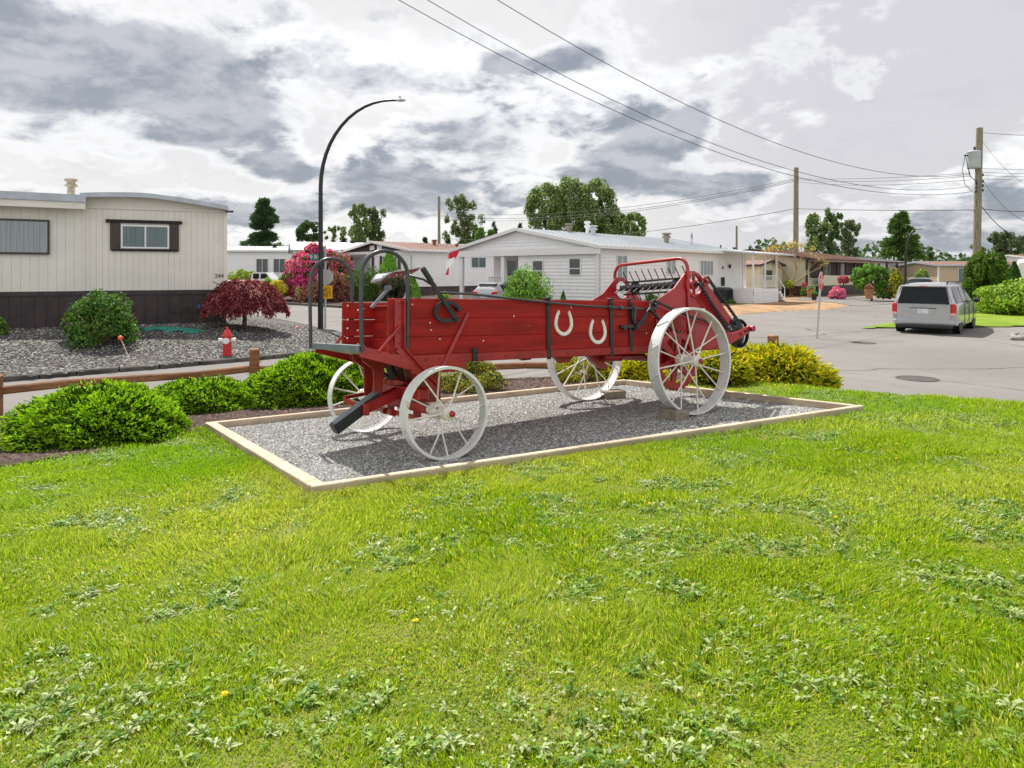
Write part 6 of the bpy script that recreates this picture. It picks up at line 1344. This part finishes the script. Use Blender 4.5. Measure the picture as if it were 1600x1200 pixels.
tree('small_tree', 'round green tree between the birch and the white gable', 757, 118, 355, 384, 395, 16, 1500, .5, [(.08, .16, .04), (.12, .2, .05)], seed=25, lobes=12)
for k, (px, y0, r) in enumerate(((772, 348, 8), (813, 350, 6), (742, 356, 5), (536, 356, 6), (664, 372, 4), (700, 368, 4))):
    tree('fir_tree', ('tiny dark fir behind the ridge of the white gable, left side', 'tiny dark fir tip above the peak of the white gable', 'small dark fir between the birch and round green tree', 'small dark fir left of the poplar pair', 'tiny fir tip above the brown roof, left', 'tiny fir tip above the brown roof, right')[k], px, 120, y0, 392, 400, r, 900, .4, DK, 'conifer', seed=30+k)
tree('cottonwood_tree', 'left loose crowned tree of three behind the cream house', 1272, 112, 335, 398, 412, 20, 3600, .5, DT, 'open', seed=41, lobes=26, lr=.36); tree('cottonwood_tree', 'middle and tallest of three loose trees behind the cream house', 1297, 112, 329, 398, 412, 19, 4200, .5, [(.05, .10, .03), (.08, .14, .045)], 'open', seed=43, lobes=28, lr=.38); tree('cottonwood_tree', 'right pale leafed tree of three behind the cream house', 1326, 114, 346, 402, 412, 22, 3200, .5, [(.14, .17, .09), (.09, .13, .06), (.06, .09, .035)], 'open', seed=45, lobes=26, lr=.32)
tree('spruce_tree', 'large dark green broad conifer behind the curved street lamp at right', 1408, 95, 331, 408, 420, 33, 8000, .5, [(.04, .09, .025), (.07, .13, .03), (.12, .18, .04)], 'conifer', seed=48)
tree('cottonwood_tree', 'grey green tree beyond the hedge at the far right', 1572, 100, 364, 412, 425, 34, 5200, .5, [(.06, .10, .04), (.10, .14, .06), (.04, .065, .03)], 'open', seed=49, lobes=36, lr=.3)
tree('small_tree', 'faint bare topped tree above the pale yellow house roof', 1226, 118, 376, 402, 412, 16, 700, .4, [(.20, .24, .12)], 'open', seed=51, lobes=14)
tree('fir_tree', 'tiny distant fir above the van on the horizon', 1454, 130, 395, 424, 430, 4, 700, .45, DK, 'conifer', seed=52)
# far tree line (one mass)
n = 16000; xx = RS.uniform(-190, 260, n); yy = 190+RS.rand(n)*14; hh = 5+5.5*vnoise(xx, 0*xx, .11)+3*vnoise(xx, 3+0*xx, .5); P = np.stack([xx, yy, RS.rand(n)**.8*hh], 1)
o = leaves('treeline', P, np.tile([0., -.5, .6], (n, 1)), 1.5, .7, leafm, None, [(.05, .09, .045), (.07, .12, .055), (.04, .07, .04)], .8); tag(o, 'far dark line of trees along the horizon', 'trees', None, 'stuff')
# hedge behind pickup
hg = fs_('clipped_hedge', 'low clipped yellow green hedge behind the white pickup', 358, 398, 420, 446, 58, 2600, .2, [(.22, .28, .03), (.14, .2, .03)], seed=57, low=-.2)
# ------------------------------------------------------------ grass
def inlawn(x, y, mg=.0): 
    return (sdist(x, y, LP) < 1.2) & (sdist(x, y, FR) > mg) & ~((sdist(x, y, MBP) < -.10+.2*(fb(x, y, 3)-.5)))
def blades(n, y0, y1, hgt, wid, seed, side=False):
    x = RS.uniform(-1, 1, n); y = np.sqrt(RS.uniform(y0*y0, y1*y1, n)) if not side else RS.uniform(y0, y1, n); x = x*(y*.80+.35) if not side else np.sign(x)*(np.maximum(y, 0)*.8+.35+np.abs(x)*3.6)
    ok = inlawn(x, y, .015)
    lush = fb(x+31, y+7, .55); d_ = sdist(x, y, FR); tuft = fb(x, y, 3.3)
    bare = fb(x+9, y+3, 1.5); ok &= ~((bare < .20) & (RS.rand(n) < .35)) & (RS.rand(n) < .6+.8*tuft)
    x, y, lush, d_, tuft = x[ok], y[ok], lush[ok], d_[ok], tuft[ok]; n = len(x); z = T(x, y)
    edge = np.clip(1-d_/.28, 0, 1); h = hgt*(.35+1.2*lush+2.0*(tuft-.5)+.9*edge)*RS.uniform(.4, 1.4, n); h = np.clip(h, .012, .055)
    a = RS.rand(n)*6.283; dx_, dy_ = np.cos(a), np.sin(a); ln = h*RS.uniform(.15, 1.1, n); wv = 2.2*vnoise(x+5, y, 1.2)*6.283; lx = np.cos(a+1.2)*ln*.7+np.cos(wv)*ln*.5; ly = np.sin(a+1.2)*ln*.7+np.sin(wv)*ln*.5
    w_ = wid*RS.uniform(.7, 1.3, n); P = np.stack([x, y, z-.004], 1); Wv = np.stack([dx_*w_, dy_*w_, 0*x], 1); M1 = P+np.stack([lx*.35, ly*.35, h*.62], 1); T1 = P+np.stack([lx, ly, h], 1)
    V = np.stack([P-Wv, P+Wv, M1+Wv*.8, M1-Wv*.8, T1+Wv*.1, T1-Wv*.1], 1); Fq = (np.arange(n)[:, None, None]*6+np.array([(0, 1, 2, 3), (3, 2, 4, 5)])[None]).reshape(-1, 4)
    pal = np.array([(.23, .37, .010), (.30, .42, .012), (.39, .46, .018), (.13, .27, .010), (.66, .58, .26)]); dry = vnoise(x+50, y+20, .8)
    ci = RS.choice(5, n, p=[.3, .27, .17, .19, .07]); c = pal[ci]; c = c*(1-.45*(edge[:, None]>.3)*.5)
    dr = (np.clip((dry-.45)*2.2, 0, 1)*RS.rand(n))[:, None]; c = c*(1-dr)+np.array([.55, .56, .12])*dr; lsh = np.clip((lush-.5)*2.5, 0, .8)[:, None]; c = c*(1-lsh)+np.array([.20, .37, .010])*lsh; c = c*RS.uniform(.75, 1.25, (n, 1))
    return V.reshape(-1, 3), Fq, np.repeat(np.clip(c, 0, 1), 2, 0)
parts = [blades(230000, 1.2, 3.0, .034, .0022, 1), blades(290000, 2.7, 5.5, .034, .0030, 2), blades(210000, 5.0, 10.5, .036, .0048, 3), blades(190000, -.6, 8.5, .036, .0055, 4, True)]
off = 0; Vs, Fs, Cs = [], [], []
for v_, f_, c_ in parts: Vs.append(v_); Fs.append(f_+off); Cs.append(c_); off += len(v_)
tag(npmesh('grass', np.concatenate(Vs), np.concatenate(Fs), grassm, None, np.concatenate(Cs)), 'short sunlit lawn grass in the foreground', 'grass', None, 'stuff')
# broad leafed weeds and clover in clumps
def weeds(n, seed):
    x = RS.uniform(-1, 1, n*6); y = np.sqrt(RS.uniform(1.3**2, 8.5**2, n*6)); x = x*(y*.8+.3); k = fb(x*1.3+y*.5+17, y-x*.3+40, 2.3)+.25*(fb(x+3, y, .6)-.5); ok = inlawn(x, y, .03) & (k > .43+.28*RS.rand(n*6)) & (RS.rand(n*6) < np.where(y < 2.6, .5, .95)); x, y = x[ok][:n], y[ok][:n]; n = len(x); z = T(x, y)
    nl = 10; X = np.repeat(x, nl); Y_ = np.repeat(y, nl); Z = np.repeat(z, nl); a = RS.rand(n*nl)*6.283; L = np.repeat(RS.uniform(.008, .026, n), nl)*RS.uniform(.4, 1.4, n*nl); w_ = L*RS.uniform(.08, .24, n*nl); up_ = RS.uniform(.0, 1.3, n*nl)
    d = np.stack([np.cos(a), np.sin(a), 0*a], 1); s = np.stack([-np.sin(a), np.cos(a), 0*a], 1); P = np.stack([X, Y_, Z+.008], 1); uz = np.array([0, 0, 1.])
    b1 = P+d*(L*.45)[:, None]+uz*(L*up_*.55)[:, None]; b2 = P+d*(L)[:, None]+uz*(L*up_*.7)[:, None]; b3 = P+d*(L*1.35)[:, None]+uz*(L*up_*.45)[:, None]
    V = np.stack([P-s*(w_*.2)[:, None], P+s*(w_*.2)[:, None], b1+s*w_[:, None]*.8, b1-s*w_[:, None]*.8, b2+s*w_[:, None], b2-s*w_[:, None], b3+s*w_[:, None]*.1, b3-s*w_[:, None]*.1], 1)
    Fq = (np.arange(n*nl)[:, None, None]*8+np.array([(0, 1, 2, 3), (3, 2, 4, 5), (5, 4, 6, 7)])[None]).reshape(-1, 4); pal = np.array([(.09, .20, .020), (.16, .28, .03), (.24, .35, .06), (.36, .42, .20)]); c = np.repeat(pal[RS.randint(0, 4, n)], nl, 0)*RS.uniform(.8, 1.2, (n*nl, 1))
    return npmesh('weeds', V.reshape(-1, 3), Fq, mat('weed_leaf', (.1, .2, .04), .55, trans=.3, attr=True, spec=.3), None, np.repeat(c, 3, 0))
tag(weeds(14000, 1), 'patches of broad leafed weeds in the lawn', 'weeds', None, 'stuff')
nC = 130000; x = RS.uniform(-1, 1, nC); y = np.sqrt(RS.uniform(1.3**2, 9.5**2, nC)); x = x*(y*.8+.3); kk = fb(x*.9-y*.4+60, y+x*.5+11, 1.7)+.35*(fb(x, y, 6)-.5); ok = inlawn(x, y, .02) & (kk > .50+.12*RS.rand(nC)); x, y = x[ok], y[ok]
P = np.stack([x, y, T(x, y)+RS.uniform(.006, .030, len(x))], 1); o = leaves('clover', P, np.tile([0., 0, 1.], (len(x), 1)), .0135, .9, mat('clover_leaf', (.1, .2, .04), .5, trans=.3, attr=True, spec=.35), None, [(.16, .26, .03), (.24, .34, .05), (.34, .42, .14), (.10, .19, .02), (.44, .48, .26)], .55)
tag(o, 'low pale clover leaves sprinkled through the lawn', 'clover', None, 'stuff')
# dandelions
DN = [(648, 990), (348, 1109), (1305, 823), (1014, 800), (648, 812), (1223, 703), (1400, 703), (1400, 727), (1492, 730)]
dnl = ('nearest', 'bottom left', 'right middle', 'centre right', 'small one left of centre', 'small one below the frame corner', 'far right upper', 'far right middle', 'farthest right')
for k, (px, py) in enumerate(DN):
    r_ = np.array([(px-800)/F, 1, (HZ-py)/F]); t_ = 1.5
    for _ in range(60): t_ += (CH+r_[2]*t_-float(T(r_[0]*t_, t_)))*.5/ -r_[2]*.5 if False else (CH+r_[2]*t_-float(T(np.array([r_[0]*t_]), np.array([t_]))[0]))*.9
    x, y = r_[0]*t_, t_; z = float(T(np.array([x]), np.array([y]))[0]); t = thing('dandelion', 'yellow dandelion flower in the lawn, '+dnl[k], 'flower', (x, y, z), 0, 'dandelions in the lawn')
    m = MB(); m.tube([(0, 0, 0), (.004, 0, .045)], .0016, 5); m.build('stalk', mat('stalk_green', (.12, .2, .04)), t); m = MB(); sc_d = .012 if k not in (5, 6, 7, 8) else .010; rn = random.Random(k)
    for q in range(34):
        a = rn.random()*6.28; ee = rn.random()*1.3; d = Vector((math.cos(a)*math.cos(ee), math.sin(a)*math.cos(ee), math.sin(ee)*.5+.1)); m.bar(Vector((.004, 0, .045)), Vector((.004, 0, .045))+d*sc_d, .003, .001, up=(0, 0, 1))
    m.build('flower_head', mat('dandelion_yellow', (.85, .68, .01), .6), t)
